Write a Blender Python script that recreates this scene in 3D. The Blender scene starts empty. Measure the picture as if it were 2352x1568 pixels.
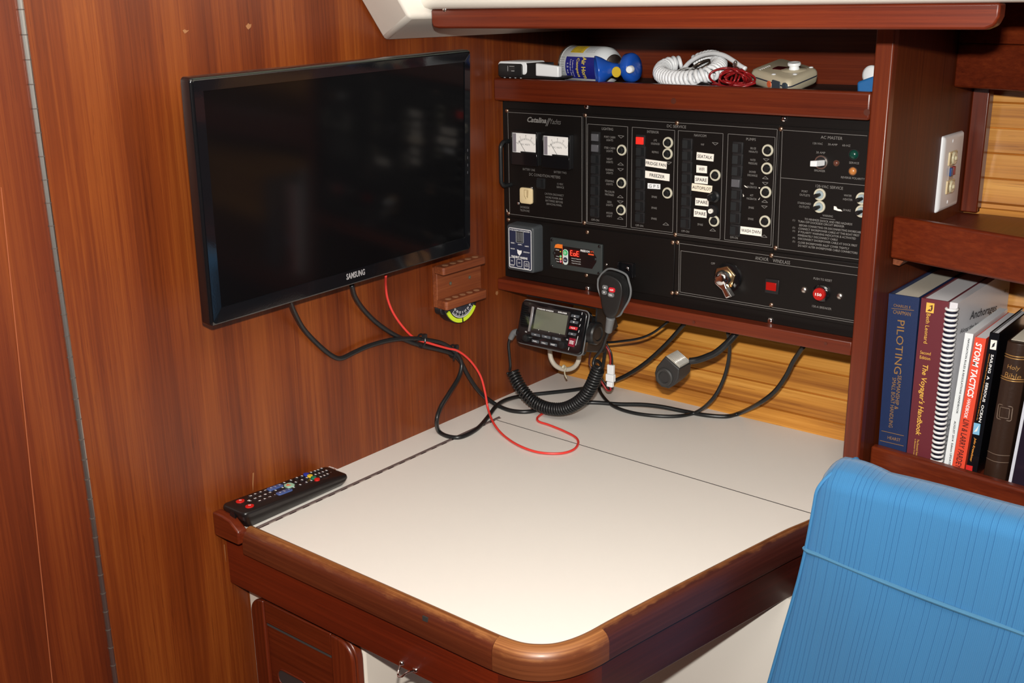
import bpy, bmesh, math, random
from mathutils import Vector, Matrix
random.seed(7)
C = bpy.context.scene.collection
S = bpy.context.scene
# ------------------------------------------------------------------ camera
F_PX = 2517.5
YAW, PITCH, ROLL = math.radians(-39.1), math.radians(17.154), math.radians(-0.89)
CAM = Vector((1.15448, -1.55476, 1.41))
fwd = Vector((math.sin(YAW)*math.cos(PITCH), math.cos(YAW)*math.cos(PITCH), -math.sin(PITCH)))
r0 = Vector((math.cos(YAW), -math.sin(YAW), 0)); u0 = r0.cross(fwd)
RT = math.cos(ROLL)*r0 + math.sin(ROLL)*u0; UP = -math.sin(ROLL)*r0 + math.cos(ROLL)*u0
cd = bpy.data.cameras.new('camera'); cam = bpy.data.objects.new('camera', cd); C.objects.link(cam)
cd.sensor_width = 36; cd.lens = F_PX/2352*36; cd.clip_start = .01
mw = Matrix((RT, UP, -fwd)).transposed().to_4x4(); mw.translation = CAM; cam.matrix_world = mw
S.camera = cam
# ------------------------------------------------------------------ world, lights, exposure
w = bpy.data.worlds.new('world'); S.world = w; w.use_nodes = True
w.node_tree.nodes['Background'].inputs[0].default_value = (1, .86, .7, 1)
w.node_tree.nodes['Background'].inputs[1].default_value = .03
S.view_settings.view_transform = 'Standard'; S.view_settings.look = 'None'
S.view_settings.gamma = 1; S.view_settings.use_curve_mapping = False
S.view_settings.exposure = 0.0
def area(name, loc, target, sx, sy, power, col):
    l = bpy.data.lights.new(name, 'AREA'); l.shape = 'RECTANGLE'; l.size = sx; l.size_y = sy
    l.energy = power; l.color = col
    o = bpy.data.objects.new(name, l); C.objects.link(o); o.location = loc
    o.rotation_euler = (Vector(target)-Vector(loc)).to_track_quat('-Z', 'Y').to_euler(); return o
area('camera_flash', CAM+UP*.085+fwd*.0, CAM+UP*.085+fwd*1.0+UP*.08, .035, .018, 25.0, (1, .965, .91))
area('overhead_fill', (.95, -1.10, 1.82), (.35, -.2, .75), .55, .5, 5.8, (1, .95, .88))  # added soft fill from above to lift the table; no opening modelled
area('cabin_fill', (1.9, -2.2, 1.8), (.3, -.4, 1.0), .5, .5, 2.2, (1, .88, .72))  # added weak warm fill; no fixture stands here

# ------------------------------------------------------------------ pixel <-> place helpers
def ray(x, y): return RT*((x-1176)/F_PX) - UP*((y-784)/F_PX) + fwd
def onx(x, y, X): d = ray(x, y); return CAM + d*((X-CAM.x)/d.x)
def ony(x, y, Y): d = ray(x, y); return CAM + d*((Y-CAM.y)/d.y)
def onz(x, y, Z): d = ray(x, y); return CAM + d*((Z-CAM.z)/d.z)
def pr(P):
    v = Vector(P)-CAM; k = F_PX/v.dot(fwd); return (1176+k*v.dot(RT), 784-k*v.dot(UP))
class Fr:
    'a flat frame: origin, right, up; n points out of the surface'
    def __init__(s, o, u, v):
        s.o = Vector(o); s.u = Vector(u).normalized(); s.v = Vector(v).normalized(); s.n = s.u.cross(s.v).normalized()
    def pix(s, x, y):
        d = ray(x, y); t = (s.o-CAM).dot(s.n)/d.dot(s.n); p = CAM+d*t-s.o
        return (p.dot(s.u), p.dot(s.v))
    def P(s, a, b, c=0): return s.o+s.u*a+s.v*b+s.n*c
    def off(s, c): return Fr(s.o+s.n*c, s.u, s.v)
    def scale(s, a, b):
        p = pr(s.P(a, b)); q = pr(s.P(a+.01, b)); r = pr(s.P(a, b+.01))
        return (math.hypot(q[0]-p[0], q[1]-p[1])/.01, math.hypot(r[0]-p[0], r[1]-p[1])/.01)

# ------------------------------------------------------------------ materials
MATS = {}
def mat(name, col, rough=.5, metal=0, coat=0, emit=None, es=0, trans=0, spec=.5, bump=None, sheen=0):
    if name in MATS: return MATS[name]
    m = bpy.data.materials.new(name); m.use_nodes = True; nt = m.node_tree; b = nt.nodes['Principled BSDF']
    b.inputs['Base Color'].default_value = (*col, 1); b.inputs['Roughness'].default_value = rough
    b.inputs['Metallic'].default_value = metal; b.inputs['Coat Weight'].default_value = coat
    b.inputs['Coat Roughness'].default_value = .08; b.inputs['Specular IOR Level'].default_value = spec
    b.inputs['Transmission Weight'].default_value = trans; b.inputs['Sheen Weight'].default_value = sheen
    if emit: b.inputs['Emission Color'].default_value = (*emit, 1); b.inputs['Emission Strength'].default_value = es
    # every material gets a fine procedural grain
    tc = nt.nodes.new('ShaderNodeTexCoord'); n = nt.nodes.new('ShaderNodeTexNoise')
    sc, st = bump or (400, .02)
    n.inputs['Scale'].default_value = sc; n.inputs['Detail'].default_value = 3
    bp = nt.nodes.new('ShaderNodeBump'); bp.inputs['Strength'].default_value = st; bp.inputs['Distance'].default_value = .001
    nt.links.new(tc.outputs['Object'], n.inputs['Vector']); nt.links.new(n.outputs['Fac'], bp.inputs['Height'])
    nt.links.new(bp.outputs['Normal'], b.inputs['Normal'])
    MATS[name] = m; return m
UVN = None
def mapped(nt, scale):
    mp = nt.nodes.new('ShaderNodeMapping'); mp.inputs['Scale'].default_value = scale
    if UVN: tc = nt.nodes.new('ShaderNodeUVMap'); tc.uv_map = UVN; nt.links.new(tc.outputs[0], mp.inputs['Vector'])
    else: tc = nt.nodes.new('ShaderNodeTexCoord'); nt.links.new(tc.outputs['Object'], mp.inputs['Vector'])
    return mp.outputs[0]
def noise(nt, scale, detail=5, rough=.6, dist=0, s=1):
    n = nt.nodes.new('ShaderNodeTexNoise'); n.inputs['Scale'].default_value = s; n.inputs['Detail'].default_value = detail
    n.inputs['Roughness'].default_value = rough; n.inputs['Distortion'].default_value = dist
    nt.links.new(mapped(nt, scale), n.inputs['Vector']); return n.outputs['Fac']
def math_n(nt, op, a, b=None, c=None):
    n = nt.nodes.new('ShaderNodeMath'); n.operation = op
    for i, x in enumerate((a, b, c)):
        if x is None: continue
        if isinstance(x, (int, float)): n.inputs[i].default_value = x
        else: nt.links.new(x, n.inputs[i])
    return n.outputs[0]
def wood(name, dark, mid, light, axis='Z', fine=260, rough=.36, coat=.25, big=9, contrast=1.0, pores=.35, figure=0, uv=None):
    global UVN; UVN = uv
    if name in MATS: return MATS[name]
    m = bpy.data.materials.new(name); m.use_nodes = True; nt = m.node_tree; b = nt.nodes['Principled BSDF']
    def sc(f, k):
        v = [f, f, f]; v['XYZ'.index(axis)] = f*k; return tuple(v)
    n1 = noise(nt, sc(fine, .012), 4, .65)
    n2 = noise(nt, sc(big, .12), 4, .55, .6)
    n3 = noise(nt, sc(fine*2.2, .03), 2, .6)
    n4 = noise(nt, sc(2.2, .7), 2, .5)
    a = math_n(nt, 'MULTIPLY', n1, .42); a = math_n(nt, 'MULTIPLY_ADD', n2, .42, a); a = math_n(nt, 'MULTIPLY_ADD', n4, .16, a)
    if figure:
        wv = nt.nodes.new('ShaderNodeTexWave'); wv.wave_type = 'BANDS'; wv.bands_direction = {'X': 'Z', 'Z': 'Y', 'Y': 'X'}[axis]
        wv.inputs['Scale'].default_value = 1; wv.inputs['Distortion'].default_value = 5; wv.inputs['Detail'].default_value = 2
        wv.inputs['Detail Scale'].default_value = .6
        nt.links.new(mapped(nt, sc(figure, .1)), wv.inputs['Vector'])
        a = math_n(nt, 'MULTIPLY_ADD', math_n(nt, 'SUBTRACT', wv.outputs['Fac'], .5), .10, a)
    cr = nt.nodes.new('ShaderNodeValToRGB'); e = cr.color_ramp.elements
    e[0].position = .5-.16*contrast; e[0].color = (*dark, 1); e[1].position = .5+.17*contrast; e[1].color = (*light, 1)
    x = e.new(.5); x.color = (*mid, 1)
    nt.links.new(a, cr.inputs[0])
    pr_ = math_n(nt, 'GREATER_THAN', n3, .66)
    mx = nt.nodes.new('ShaderNodeMix'); mx.data_type = 'RGBA'; mx.blend_type = 'MULTIPLY'
    nt.links.new(math_n(nt, 'MULTIPLY', pr_, pores), mx.inputs[0]); nt.links.new(cr.outputs[0], mx.inputs[6])
    mx.inputs[7].default_value = (.45, .35, .3, 1)
    nt.links.new(mx.outputs[2], b.inputs['Base Color'])
    b.inputs['Roughness'].default_value = rough; b.inputs['Coat Weight'].default_value = coat; b.inputs['Coat Roughness'].default_value = .2
    bp = nt.nodes.new('ShaderNodeBump'); bp.inputs['Strength'].default_value = .12; bp.inputs['Distance'].default_value = .0006
    nt.links.new(n1, bp.inputs['Height']); nt.links.new(bp.outputs['Normal'], b.inputs['Normal'])
    UVN = None; MATS[name] = m; return m
BULK = wood('teak_veneer', (.070, .0095, .0013), (.150, .0275, .0034), (.265, .066, .0088), 'Z', 230, .40, .08, 11, 1.15, .4, 3.2)
DOORW = wood('door_veneer', (.058, .0075, .0012), (.125, .020, .0030), (.21, .046, .0070), 'Z', 210, .42, .08, 10, 1.15, .35, 3)
MAH = wood('mahogany_lengthwise', (.060, .0068, .0018), (.122, .0165, .0038), (.200, .034, .0070), 'X', 240, .36, .12, 12, 1.1, .3)
MAHZ = wood('mahogany_upright', (.060, .0068, .0018), (.122, .0165, .0038), (.200, .034, .0070), 'Z', 240, .36, .12, 12, 1.1, .3)
MAHY = wood('mahogany_crosswise', (.055, .007, .002), (.10, .014, .004), (.16, .028, .006), 'Y', 240, .42, .08, 12, 1.1, .3)
PARTW = wood('partition_veneer', (.045, .0072, .0014), (.095, .0160, .0028), (.150, .032, .005), 'Z', 230, .5, 0, 12, 1.1, .3)
PARTW.node_tree.nodes['Principled BSDF'].inputs['Specular IOR Level'].default_value = .2
ASH = wood('golden_ash', (.32, .105, .014), (.60, .25, .038), (.80, .40, .085), 'X', 170, .4, .12, 14, .85, .4, 7)
RACKW = wood('oiled_teak', (.10, .020, .005), (.20, .046, .012), (.32, .10, .03), 'Y', 300, .6, 0, 25, 1, .5)
WHITE = mat('white_laminate', (.80, .765, .715), .45, bump=(900, .05))
FIBRE = mat('white_fibreglass', (.80, .76, .68), .35, bump=(60, .1))
CREAM = mat('cream_liner', (.78, .70, .60), .4)
BLK = mat('black_plastic', (.012, .012, .013), .38)
BLKG = mat('black_gloss', (.006, .006, .007), .12, coat=.6)
BLKM = mat('black_phenolic', (.0050, .0038, .0034), .45, spec=.3)
BLKR = mat('black_rubber', (.010, .011, .012), .33)
GRY = mat('grey_plastic', (.14, .145, .15), .5)
DGRY = mat('dark_slate_plastic', (.045, .052, .058), .5)
NAVY = mat('navy_label', (.020, .026, .060), .45)
PRINT = mat('grey_white_engraving', (.20, .19, .18), .7)
WPRINT = mat('white_print', (.85, .85, .85), .6)
INK = mat('black_ink', (.015, .015, .02), .7)
STICK = mat('white_sticker', (.92, .86, .78), .5)
CHROME = mat('chrome', (.82, .82, .84), .12, 1)
STEEL = mat('steel', (.62, .58, .54), .3, 1)
BRONZE = mat('bronze_screw_metal', (.42, .28, .2), .35, 1)
IVORY = mat('ivory_plastic', (.72, .58, .34), .35)
RING = mat('pale_collar_plastic', (.60, .57, .45), .35)
REDW = mat('red_wire', (.72, .045, .035), .35)
REDD = mat('dark_red_wire', (.27, .009, .011), .3)
REDL = mat('red_lamp_on', (.9, .03, .02), .3, emit=(1, .03, .02), es=.25)
REDO = mat('red_lamp_off', (.35, .006, .004), .25)
WPL = mat('white_plastic', (.86, .88, .90), .35)
GREYSHEEN = mat('grey_rocker_sheen', (.10, .10, .11), .25)  # grey colour paints the reflected light on a few black rockers

# ------------------------------------------------------------------ mesh helpers
def V(*a): return Vector(a)
def face(bm, vs):
    try: return bm.faces.new(vs)
    except ValueError: return None
def prism(bm, pts, d):
    'polygon (world points) swept by vector d'
    a = [bm.verts.new(p) for p in pts]; b = [bm.verts.new(Vector(p)+Vector(d)) for p in pts]
    face(bm, a[::-1]); face(bm, b)
    for i in range(len(a)): j = (i+1) % len(a); face(bm, (a[i], a[j], b[j], b[i]))
def loft(bm, rings, cap=True, closed=True):
    R = [[bm.verts.new(p) for p in r] for r in rings]; n = len(R[0])
    for k in range(len(R)-1):
        for i in range(n if closed else n-1):
            j = (i+1) % n; face(bm, (R[k][i], R[k][j], R[k+1][j], R[k+1][i]))
    if cap: face(bm, R[0][::-1]); face(bm, R[-1])
    return R
def box(bm, x0, x1, y0, y1, z0, z1):
    prism(bm, [(x0, y0, z0), (x1, y0, z0), (x1, y1, z0), (x0, y1, z0)], (0, 0, z1-z0))
def fbox(bm, F, a0, a1, b0, b1, c0, c1):
    prism(bm, [F.P(a0, b0, c0), F.P(a1, b0, c0), F.P(a1, b1, c0), F.P(a0, b1, c0)], F.n*(c1-c0))
def frr(a0, a1, b0, b1, r, n=5):
    o = []
    for cx, cy, s in ((a1-r, b1-r, 0), (a0+r, b1-r, 1), (a0+r, b0+r, 2), (a1-r, b0+r, 3)):
        for i in range(n+1):
            t = math.pi/2*(s+i/n); o.append((cx+r*math.cos(t), cy+r*math.sin(t)))
    return o
def fpoly(bm, F, pts, c0, c1): prism(bm, [F.P(a, b, c0) for a, b in pts], F.n*(c1-c0))
def frbox(bm, F, a0, a1, b0, b1, c0, c1, r, rim=.0, n=5):
    'rounded-corner slab, optional soft front rim'
    p = frr(a0, a1, b0, b1, r, n)
    if not rim: fpoly(bm, F, p, c0, c1); return
    q = frr(a0+rim, a1-rim, b0+rim, b1-rim, max(r-rim*.5, .0002), n); m = frr(a0+rim*.3, a1-rim*.3, b0+rim*.3, b1-rim*.3, max(r-rim*.2, .0002), n)
    loft(bm, [[F.P(a, b, c0) for a, b in p], [F.P(a, b, c1-rim) for a, b in p], [F.P(a, b, c1-rim*.3) for a, b in m], [F.P(a, b, c1) for a, b in q]])
def circ(a, b, r, n=20, ph=0): return [(a+r*math.cos(ph+2*math.pi*i/n), b+r*math.sin(ph+2*math.pi*i/n)) for i in range(n)]
def fcyl(bm, F, a, b, r, c0, c1, n=20, r2=None, ph=0):
    r2 = r if r2 is None else r2
    loft(bm, [[F.P(x, y, c0) for x, y in circ(a, b, r, n, ph)], [F.P(x, y, c1) for x, y in circ(a, b, r2, n, ph)]])
def lathe(bm, p, ax, prof, n=28, cap=True):
    'prof: (distance along axis, radius)'
    ax = Vector(ax).normalized(); t = ax.orthogonal().normalized(); s = ax.cross(t)
    loft(bm, [[Vector(p)+ax*d+(t*math.cos(2*math.pi*i/n)+s*math.sin(2*math.pi*i/n))*max(r, 1e-5) for i in range(n)] for d, r in prof], cap)
def dome(bm, F, a, b, r, h, c=0, n=14):
    loft(bm, [[F.P(x, y, c+h*math.sin(t)) for x, y in circ(a, b, r*math.cos(t), n)] for t in (0, .45, .85, 1.2, 1.5)])
def fline(bm, F, p, q, wd, c0=0, c1=.0003):
    (a0, b0), (a1, b1) = p, q; L = math.hypot(a1-a0, b1-b0) or 1e-6; nx, ny = -(b1-b0)/L*wd/2, (a1-a0)/L*wd/2
    fpoly(bm, F, [(a0-nx, b0-ny), (a1-nx, b1-ny), (a1+nx, b1+ny), (a0+nx, b0+ny)], c0, c1)
def catmull(P, m=10):
    P = [Vector(p) for p in P]; Q = [P[0]*2-P[1]]+P+[P[-1]*2-P[-2]]; o = []
    for i in range(1, len(Q)-2):
        a, b, c, d = Q[i-1:i+3]
        for k in range(m):
            t = k/m; o.append(.5*((2*b)+(c-a)*t+(2*a-5*b+4*c-d)*t*t+(3*b-a-3*c+d)*t**3))
    o.append(P[-1]); return o
def tube(bm, P, r, n=10, smooth=8, flat=1.0, closed=False):
    P = catmull(P, smooth) if smooth else [Vector(p) for p in P]
    T = [((P[min(i+1, len(P)-1)]-P[max(i-1, 0)]).normalized()) for i in range(len(P))]
    up = T[0].orthogonal().normalized(); R = []
    for i, (p, t) in enumerate(zip(P, T)):
        up = (up-t*up.dot(t)).normalized(); s = t.cross(up); rr = r(i/(len(P)-1)) if callable(r) else r
        R.append([p+(up*math.cos(2*math.pi*k/n)+s*math.sin(2*math.pi*k/n)*flat)*rr for k in range(n)])
    loft(bm, R, not closed)
def coil(bm, P, R, turns, r, n=8, seg=14):
    P = catmull(P, 24); L = [0]
    for i in range(1, len(P)): L.append(L[-1]+(P[i]-P[i-1]).length)
    N = int(turns*seg); pts = []; up = (P[1]-P[0]).orthogonal().normalized(); j = 0
    for i in range(N+1):
        d = L[-1]*i/N
        while j < len(L)-2 and L[j+1] < d: j += 1
        f = (d-L[j])/max(L[j+1]-L[j], 1e-9); c = P[j].lerp(P[j+1], f); t = (P[j+1]-P[j]).normalized()
        up = (up-t*up.dot(t)).normalized(); s = t.cross(up); a = 2*math.pi*i/seg
        pts.append(c+(up*math.cos(a)+s*math.sin(a))*R)
    tube(bm, pts, r, n, 0)
def new(): return bmesh.new()
def obj(name, bm, m, parent=None, bevel=0, root=None, sharp=.6, seg=2):
    bmesh.ops.recalc_face_normals(bm, faces=bm.faces[:])
    for f in bm.faces: f.smooth = True
    for e in bm.edges:
        if len(e.link_faces) == 2 and e.calc_face_angle(0) > sharp: e.smooth = False
    L = Vector((0, 0, 0)); p = parent
    while p is not None:
        L += p.location; p = p.parent
    if parent is None:
        c = [v.co for v in bm.verts]
        L = Vector(((min(v.x for v in c)+max(v.x for v in c))/2, (min(v.y for v in c)+max(v.y for v in c))/2, min(v.z for v in c)))
    for v in bm.verts: v.co -= L
    me = bpy.data.meshes.new(name); bm.to_mesh(me); bm.free(); me.materials.append(m)
    o = bpy.data.objects.new(name, me); C.objects.link(o)
    if parent is None: o.location = L
    else: o.parent = parent
    if bevel:
        md = o.modifiers.new('bevel', 'BEVEL'); md.width = bevel; md.segments = seg; md.limit_method = 'ANGLE'; md.angle_limit = .7
    return o
def tag(o, label=None, cat=None, group=None, kind=None):
    if label: o['label'] = label
    if cat: o['category'] = cat
    if group: o['group'] = group
    if kind: o['kind'] = kind
    return o
def thing(name, label, cat, loc, group=None):
    o = bpy.data.objects.new(name, None); C.objects.link(o); o.location = loc; o.empty_display_size = .02
    return tag(o, label, cat, group)
TXT = {}
def glyphs(s, bold=0, shear=0):
    k = (s, bold, shear)
    if k not in TXT:
        cu = bpy.data.curves.new('t', 'FONT'); cu.body = s; cu.offset = bold; cu.shear = shear; cu.resolution_u = 2; cu.size = 1
        o = bpy.data.objects.new('t', cu); C.objects.link(o); bpy.context.view_layer.update()
        me = bpy.data.meshes.new_from_object(o.evaluated_get(bpy.context.evaluated_depsgraph_get()))
        vs = [(v.co.x, v.co.y) for v in me.vertices]; fs = [tuple(p.vertices) for p in me.polygons]
        bpy.data.objects.remove(o); bpy.data.curves.remove(cu); bpy.data.meshes.remove(me)
        x0 = min(v[0] for v in vs); x1 = max(v[0] for v in vs); y0 = min(v[1] for v in vs); y1 = max(v[1] for v in vs)
        TXT[k] = ([((x-x0)/(x1-x0)-.5, (y-y0)/(y1-y0)-.5) for x, y in vs], fs)
    return TXT[k]
def text(bm, F, s, a, b, wd, ht, c=.0003, rot=0, bold=0, shear=0, fn=None):
    'lettering of width wd and height ht centred on (a, b) of frame F'
    vs, fs = glyphs(s, bold, shear); cr, sr = math.cos(rot), math.sin(rot)
    out = []
    for x, y in vs:
        x *= wd; y *= ht; p, q = a+x*cr-y*sr, b+x*sr+y*cr
        out.append(bm.verts.new(fn(p, q) if fn else F.P(p, q, c)))
    for f in fs: face(bm, [out[i] for i in f])
def ptext(bm, F, s, px, py, wpx, hpx, c=.0003, **k):
    a, b = F.pix(px, py); su, sv = F.scale(a, b); text(bm, F, s, a, b, wpx/su, hpx/sv, c, **k)
def pq(F, pts): return [F.pix(*p) for p in pts]

# ================================================================== THE SETTING
BH = Fr((0, 0, 0), (0, 1, 0), (0, 0, 1))          # bulkhead face, looks to +x
PA = Fr((.642, 0, 0), (0, 1, 0), (0, 0, 1))       # partition face, looks to +x
PN = Fr((0, -.15, 0), (1, 0, 0), (0, 0, 1))       # electrical panel face, looks to -y
FZ = .0
bm = new(); box(bm, -.03, 0, -.940, .30, FZ, 1.95); tag(obj('wall_left', bm, BULK), 'orange-brown teak veneer bulkhead behind the television', kind='structure')
# bruises and scratches in the veneer
SCR = mat('pale_bruise', (.30, .13, .05), .6)
wl = bpy.data.objects['wall_left']
bm = new()
for pts in ([(419, 70), (424, 67), (428, 70), (434, 69), (429, 74), (424, 77), (421, 73)], [(564, 60), (570, 53), (573, 56), (577, 55), (576, 62), (570, 68), (567, 65)],
            [(1139, 669), (1143, 668), (1144, 673), (1141, 678), (1138, 675)], [(580, 1086), (583, 1085), (582, 1104), (581, 1128), (579.5, 1112)], [(514, 1250), (515.5, 1250), (519, 1290), (516, 1270)]):
    fpoly(bm, BH, pq(BH, pts), .0001, .0004)
obj('scratch', bm, SCR, wl)
# door left of the piano hinge
bm = new(); box(bm, -.03, -.0005, -1.75, -.9455, FZ, 1.95); d1 = tag(obj('door_1', bm, DOORW), 'dark teak veneer door left of the long piano hinge', kind='structure')
HNG = mat('hinge_steel', (.62, .60, .56), .35, 1)
bm = new(); H0 = BH.off(0)
tube(bm, [(.0006, -.9425, .30), (.0006, -.9425, 1.9)], .0034, 10, 0)
obj('piano_hinge', bm, HNG, d1)
bm = new()
k = 0; z = .62
while z < 1.5:
    lathe(bm, (.0006, -.9425, z), (0, 0, 1), [(0, .0037), (.0012, .0037)], 10); z += .0255; k += 1
obj('hinge_knuckle', bm, mat('hinge_gap', (.08, .06, .05), .6), d1)
bm = new(); fline(bm, BH, BH.pix(2, 430), BH.pix(120, 1568), .0012, .0, .0004); obj('bead', bm, mat('door_bead', (.30, .08, .03), .45), d1)
# hull lining of ash planks
HP = [(-.004, .738), (.0, .75), (.012, .786), (.038, .850), (.085, .93), (.135, 1.0), (.175, 1.07), (.197, 1.13), (.21, 1.21), (.216, 1.30), (.218, 1.50)]
HP2 = [(.112, .78), (.130, .85), (.150, .93), (.168, 1.0), (.182, 1.07), (.197, 1.13), (.21, 1.21), (.216, 1.30), (.218, 1.50)]
def hull_pt(HP, d):
    for i in range(len(HP)-1):
        L = math.hypot(HP[i+1][0]-HP[i][0], HP[i+1][1]-HP[i][1])
        if d <= L or i == len(HP)-2:
            t = d/L; return (HP[i][0]+(HP[i+1][0]-HP[i][0])*t, HP[i][1]+(HP[i+1][1]-HP[i][1])*t)
        d -= L
bm = new(); W_ = .0375; gap, dep = .0015, .0030
for prf, xa, xb in ((HP, 0, .632), (HP2, .632, 1.5)):
    d = 0; sect = []
    while d < .74:
        a, b = hull_pt(prf, d), hull_pt(prf, d+W_); t = Vector((b[0]-a[0], b[1]-a[1])).normalized(); nr = (t.y, -t.x)   # nr points into the hull
        for f, q in ((0, dep), (gap, 0), (W_-gap, 0), (W_, dep)): sect.append((a[0]+t.x*f+nr[0]*q, a[1]+t.y*f+nr[1]*q))
        d += W_
    R = [[bm.verts.new((x, y, z)) for y, z in sect] for x in (xa, xb)]
    R2 = [[bm.verts.new((x, y+.02, z)) for y, z in sect] for x in (xa, xb)]
    for i in range(len(sect)-1):
        face(bm, (R[0][i], R[0][i+1], R[1][i+1], R[1][i])); face(bm, (R2[0][i+1], R2[0][i], R2[1][i], R2[1][i+1]))
tag(obj('wall_back', bm, ASH, sharp=.2), 'golden ash plank hull lining behind the cables and shelves', kind='structure')
# plain shell around
bm = new(); box(bm, -.05, 2.35, -2.75, .45, -.03, FZ); tag(obj('floor', bm, MAHY), kind='structure', label='dark wooden cabin sole')
bm = new(); box(bm, -.05, 2.35, -2.75, .45, 1.90, 1.95); tag(obj('ceiling', bm, FIBRE), kind='structure', label='white fibreglass cabin headliner')
bm = new(); box(bm, 2.3, 2.35, -2.75, .45, FZ, 1.95); tag(obj('wall_right', bm, PARTW), kind='structure', label='dark veneer wall on the far right of the cabin')
bm = new(); box(bm, -.05, 2.35, -2.78, -2.75, FZ, 1.95); tag(obj('wall_front', bm, PARTW), kind='structure', label='dark veneer wall behind the camera')
bm = new(); box(bm, -.05, -.03, -2.75, -1.75, FZ, 1.95); box(bm, -.05, 2.35, .40, .45, FZ, 1.95); tag(obj('wall_hull', bm, DOORW), kind='structure', label='outer wall of the cabin')
# moulded white deck liner: sloping soffit that meets the bulkhead, and the lip above the fascia
P0, P1 = V(.0, -.454, 1.417), V(.0, -.412, 1.3615)
rd = V(.1, -.048, .032)
bm = new()
A = [P1+V(0, .66, 0), P1, P1+rd*1.6]; up = V(0, 0, .02)
xr = .098
s0, s1, s2 = V(0, .248, 1.3615), P1.copy(), P1+rd*(xr/.1)
s3 = V(xr, .248, s2.z)
# soffit
loft(bm, [[s0, s1, s2, s3], [s0+V(0, 0, .12), s1+V(0, -.091, .12), s2+V(0, -.091, .12), s3+V(0, 0, .12)]])
tag(obj('trim_1', bm, FIBRE, bevel=.006, seg=3), 'white moulded fibreglass liner corner above the television', kind='structure')
bm = new()
pf = [(-.395, 1.405), (-.420, 1.4035), (-.430, 1.406), (-.436, 1.412), (-.440, 1.424), (-.452, 1.62), (-.40, 1.90), (.30, 1.90), (.30, 1.412), (-.38, 1.412)]
xl_ = ony(956, 12, -.438).x
loft(bm, [[V(x, y, z) for y, z in pf] for x in (max(xl_, .001), max(xl_, .001)+.008, 2.3)])
tag(obj('trim_2', bm, FIBRE, sharp=.9), 'white fibreglass deck moulding along the top of the picture', kind='structure')
# mahogany fascia hung under the moulding
FA = Fr((0, -.42, 0), (1, 0, 0), (0, 0, 1))
a0 = FA.pix(990, 45)[0]; a1 = FA.pix(2294, 45)[0]; b0 = FA.pix(1500, 66.5)[1]; b1 = 1.4035
bm = new(); r = .012
pts = [(a0, b1), (a0, b0+r*.6), (a0+r*.25, b0+r*.12), (a0+r, b0), (a1-r, b0), (a1-r*.3, b0+r*.3), (a1, b0+r), (a1, b1)]
fpoly(bm, FA, pts, -.020, 0)
fa = tag(obj('overhead_fascia', bm, MAH, bevel=.0025), 'long mahogany fascia board under the white deck moulding at the top', 'fascia board')
bm = new()
for px, py in ((1021, 21),): dome(bm, Fr(FA.P(*FA.pix(px, py), .0), FA.u, FA.v), 0, 0, .0035, .002)
obj('screw', bm, STEEL, fa)

# ================================================================== PARTITION AND BOOKCASE
bc = thing('bookcase', 'built-in mahogany bookcase right of the electrical panel, holding a row of books', 'bookcase', (.9, .02, .30))
bm = new(); box(bm, .622, .642, -.155, .23, FZ+.3, 1.50); obj('side_panel', bm, PARTW, bc)
bm = new(); box(bm, .6205, .6440, -.172, -.155, FZ+.3, 1.50); obj('front_post', bm, MAHZ, bc, bevel=.0022)
def rboard(name, pl, pr_, z0, z1, th, m, bevel=.003, back=0):
    'a board standing on edge between two plan points, running on to the right'
    e = Vector((pr_.x-pl.x, pr_.y-pl.y)).normalized(); n = Vector((-e.y, e.x)); a = Vector((.6421, pl.y+e.y/e.x*(.6421-pl.x))); b_ = a+e*.75
    bm = new(); q = [a+n*back/1.0, b_+n*back, b_+n*(back+th), a+n*(back+th)]; q[0].x = .6421; q[3].x = .6421
    prism(bm, [(v.x, v.y, z0) for v in q], (0, 0, z1-z0)); return obj(name, bm, m, bc, bevel=bevel, seg=3)
vl_, vr_ = onx(2190, 200, .6425), None; vr_ = onz(2352, 211, vl_.z)
rboard('valance', vl_, vr_, vl_.z, vl_.z+.060, .018, MAH); rboard('upper_board', vl_, vr_, vl_.z+.0605, 1.50, .018, MAH, .0015, .002)
bm = new(); box(bm, .6422, .667, .168, .190, 1.095, 1.34); obj('back_trim', bm, MAHZ, bc, bevel=.002)
ul_ = onx(2052, 497, .6425); ur_ = onz(2352, 547, ul_.z); zt = ul_.z; zb = onx(2050, 588, .6425).z-.001
rboard('fiddle_rail', ul_, ur_, zb, zt, .016, MAH, .0035)
def shelf_plate(name, pl, pr_, z0, z1, yb, m):
    e = (pr_.y-pl.y)/(pr_.x-pl.x); ya_ = pl.y+e*(.6421-pl.x)+.0162; bm = new(); prism(bm, [(.6421, ya_, z0), (1.4, ya_+e*.758, z0), (1.4, yb, z0), (.6421, yb, z0)], (0, 0, z1-z0)); obj(name, bm, m, bc)
shelf_plate('shelf', ul_, ur_, zb+.006, zb+.018, .175, MAHY)
bm = new(); box(bm, .668, 1.40, .178, .190, zb+.018, zb+.026); obj('shelf_batten', bm, ASH, bc)
bm = new(); zc = zb-.011; prism(bm, [(.6425, ul_.y+.012, zb), (.6425, ul_.y+.012, zc), (.652, ul_.y+.012, zc-.001), (.660, ul_.y+.012, zb)], (0, .10, 0)); obj('cleat', bm, RACKW, bc, bevel=.001)
ll_ = onx(2000, 1024, .6425); lr_ = onz(2352, 1125, ll_.z); zt2 = ll_.z
rboard('fiddle_rail', ll_, lr_, zt2-.11, zt2, .016, MAH, .004)
BZ = zt2-.018; YS_ = ll_.y+.0185
shelf_plate('shelf', ll_, lr_, BZ-.012, BZ, .10, MAHY)
bm = new(); box(bm, .6421, 1.40, ll_.y+.05, ll_.y+.065, .30, BZ-.012); obj('lower_board', bm, MAH, bc)
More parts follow.
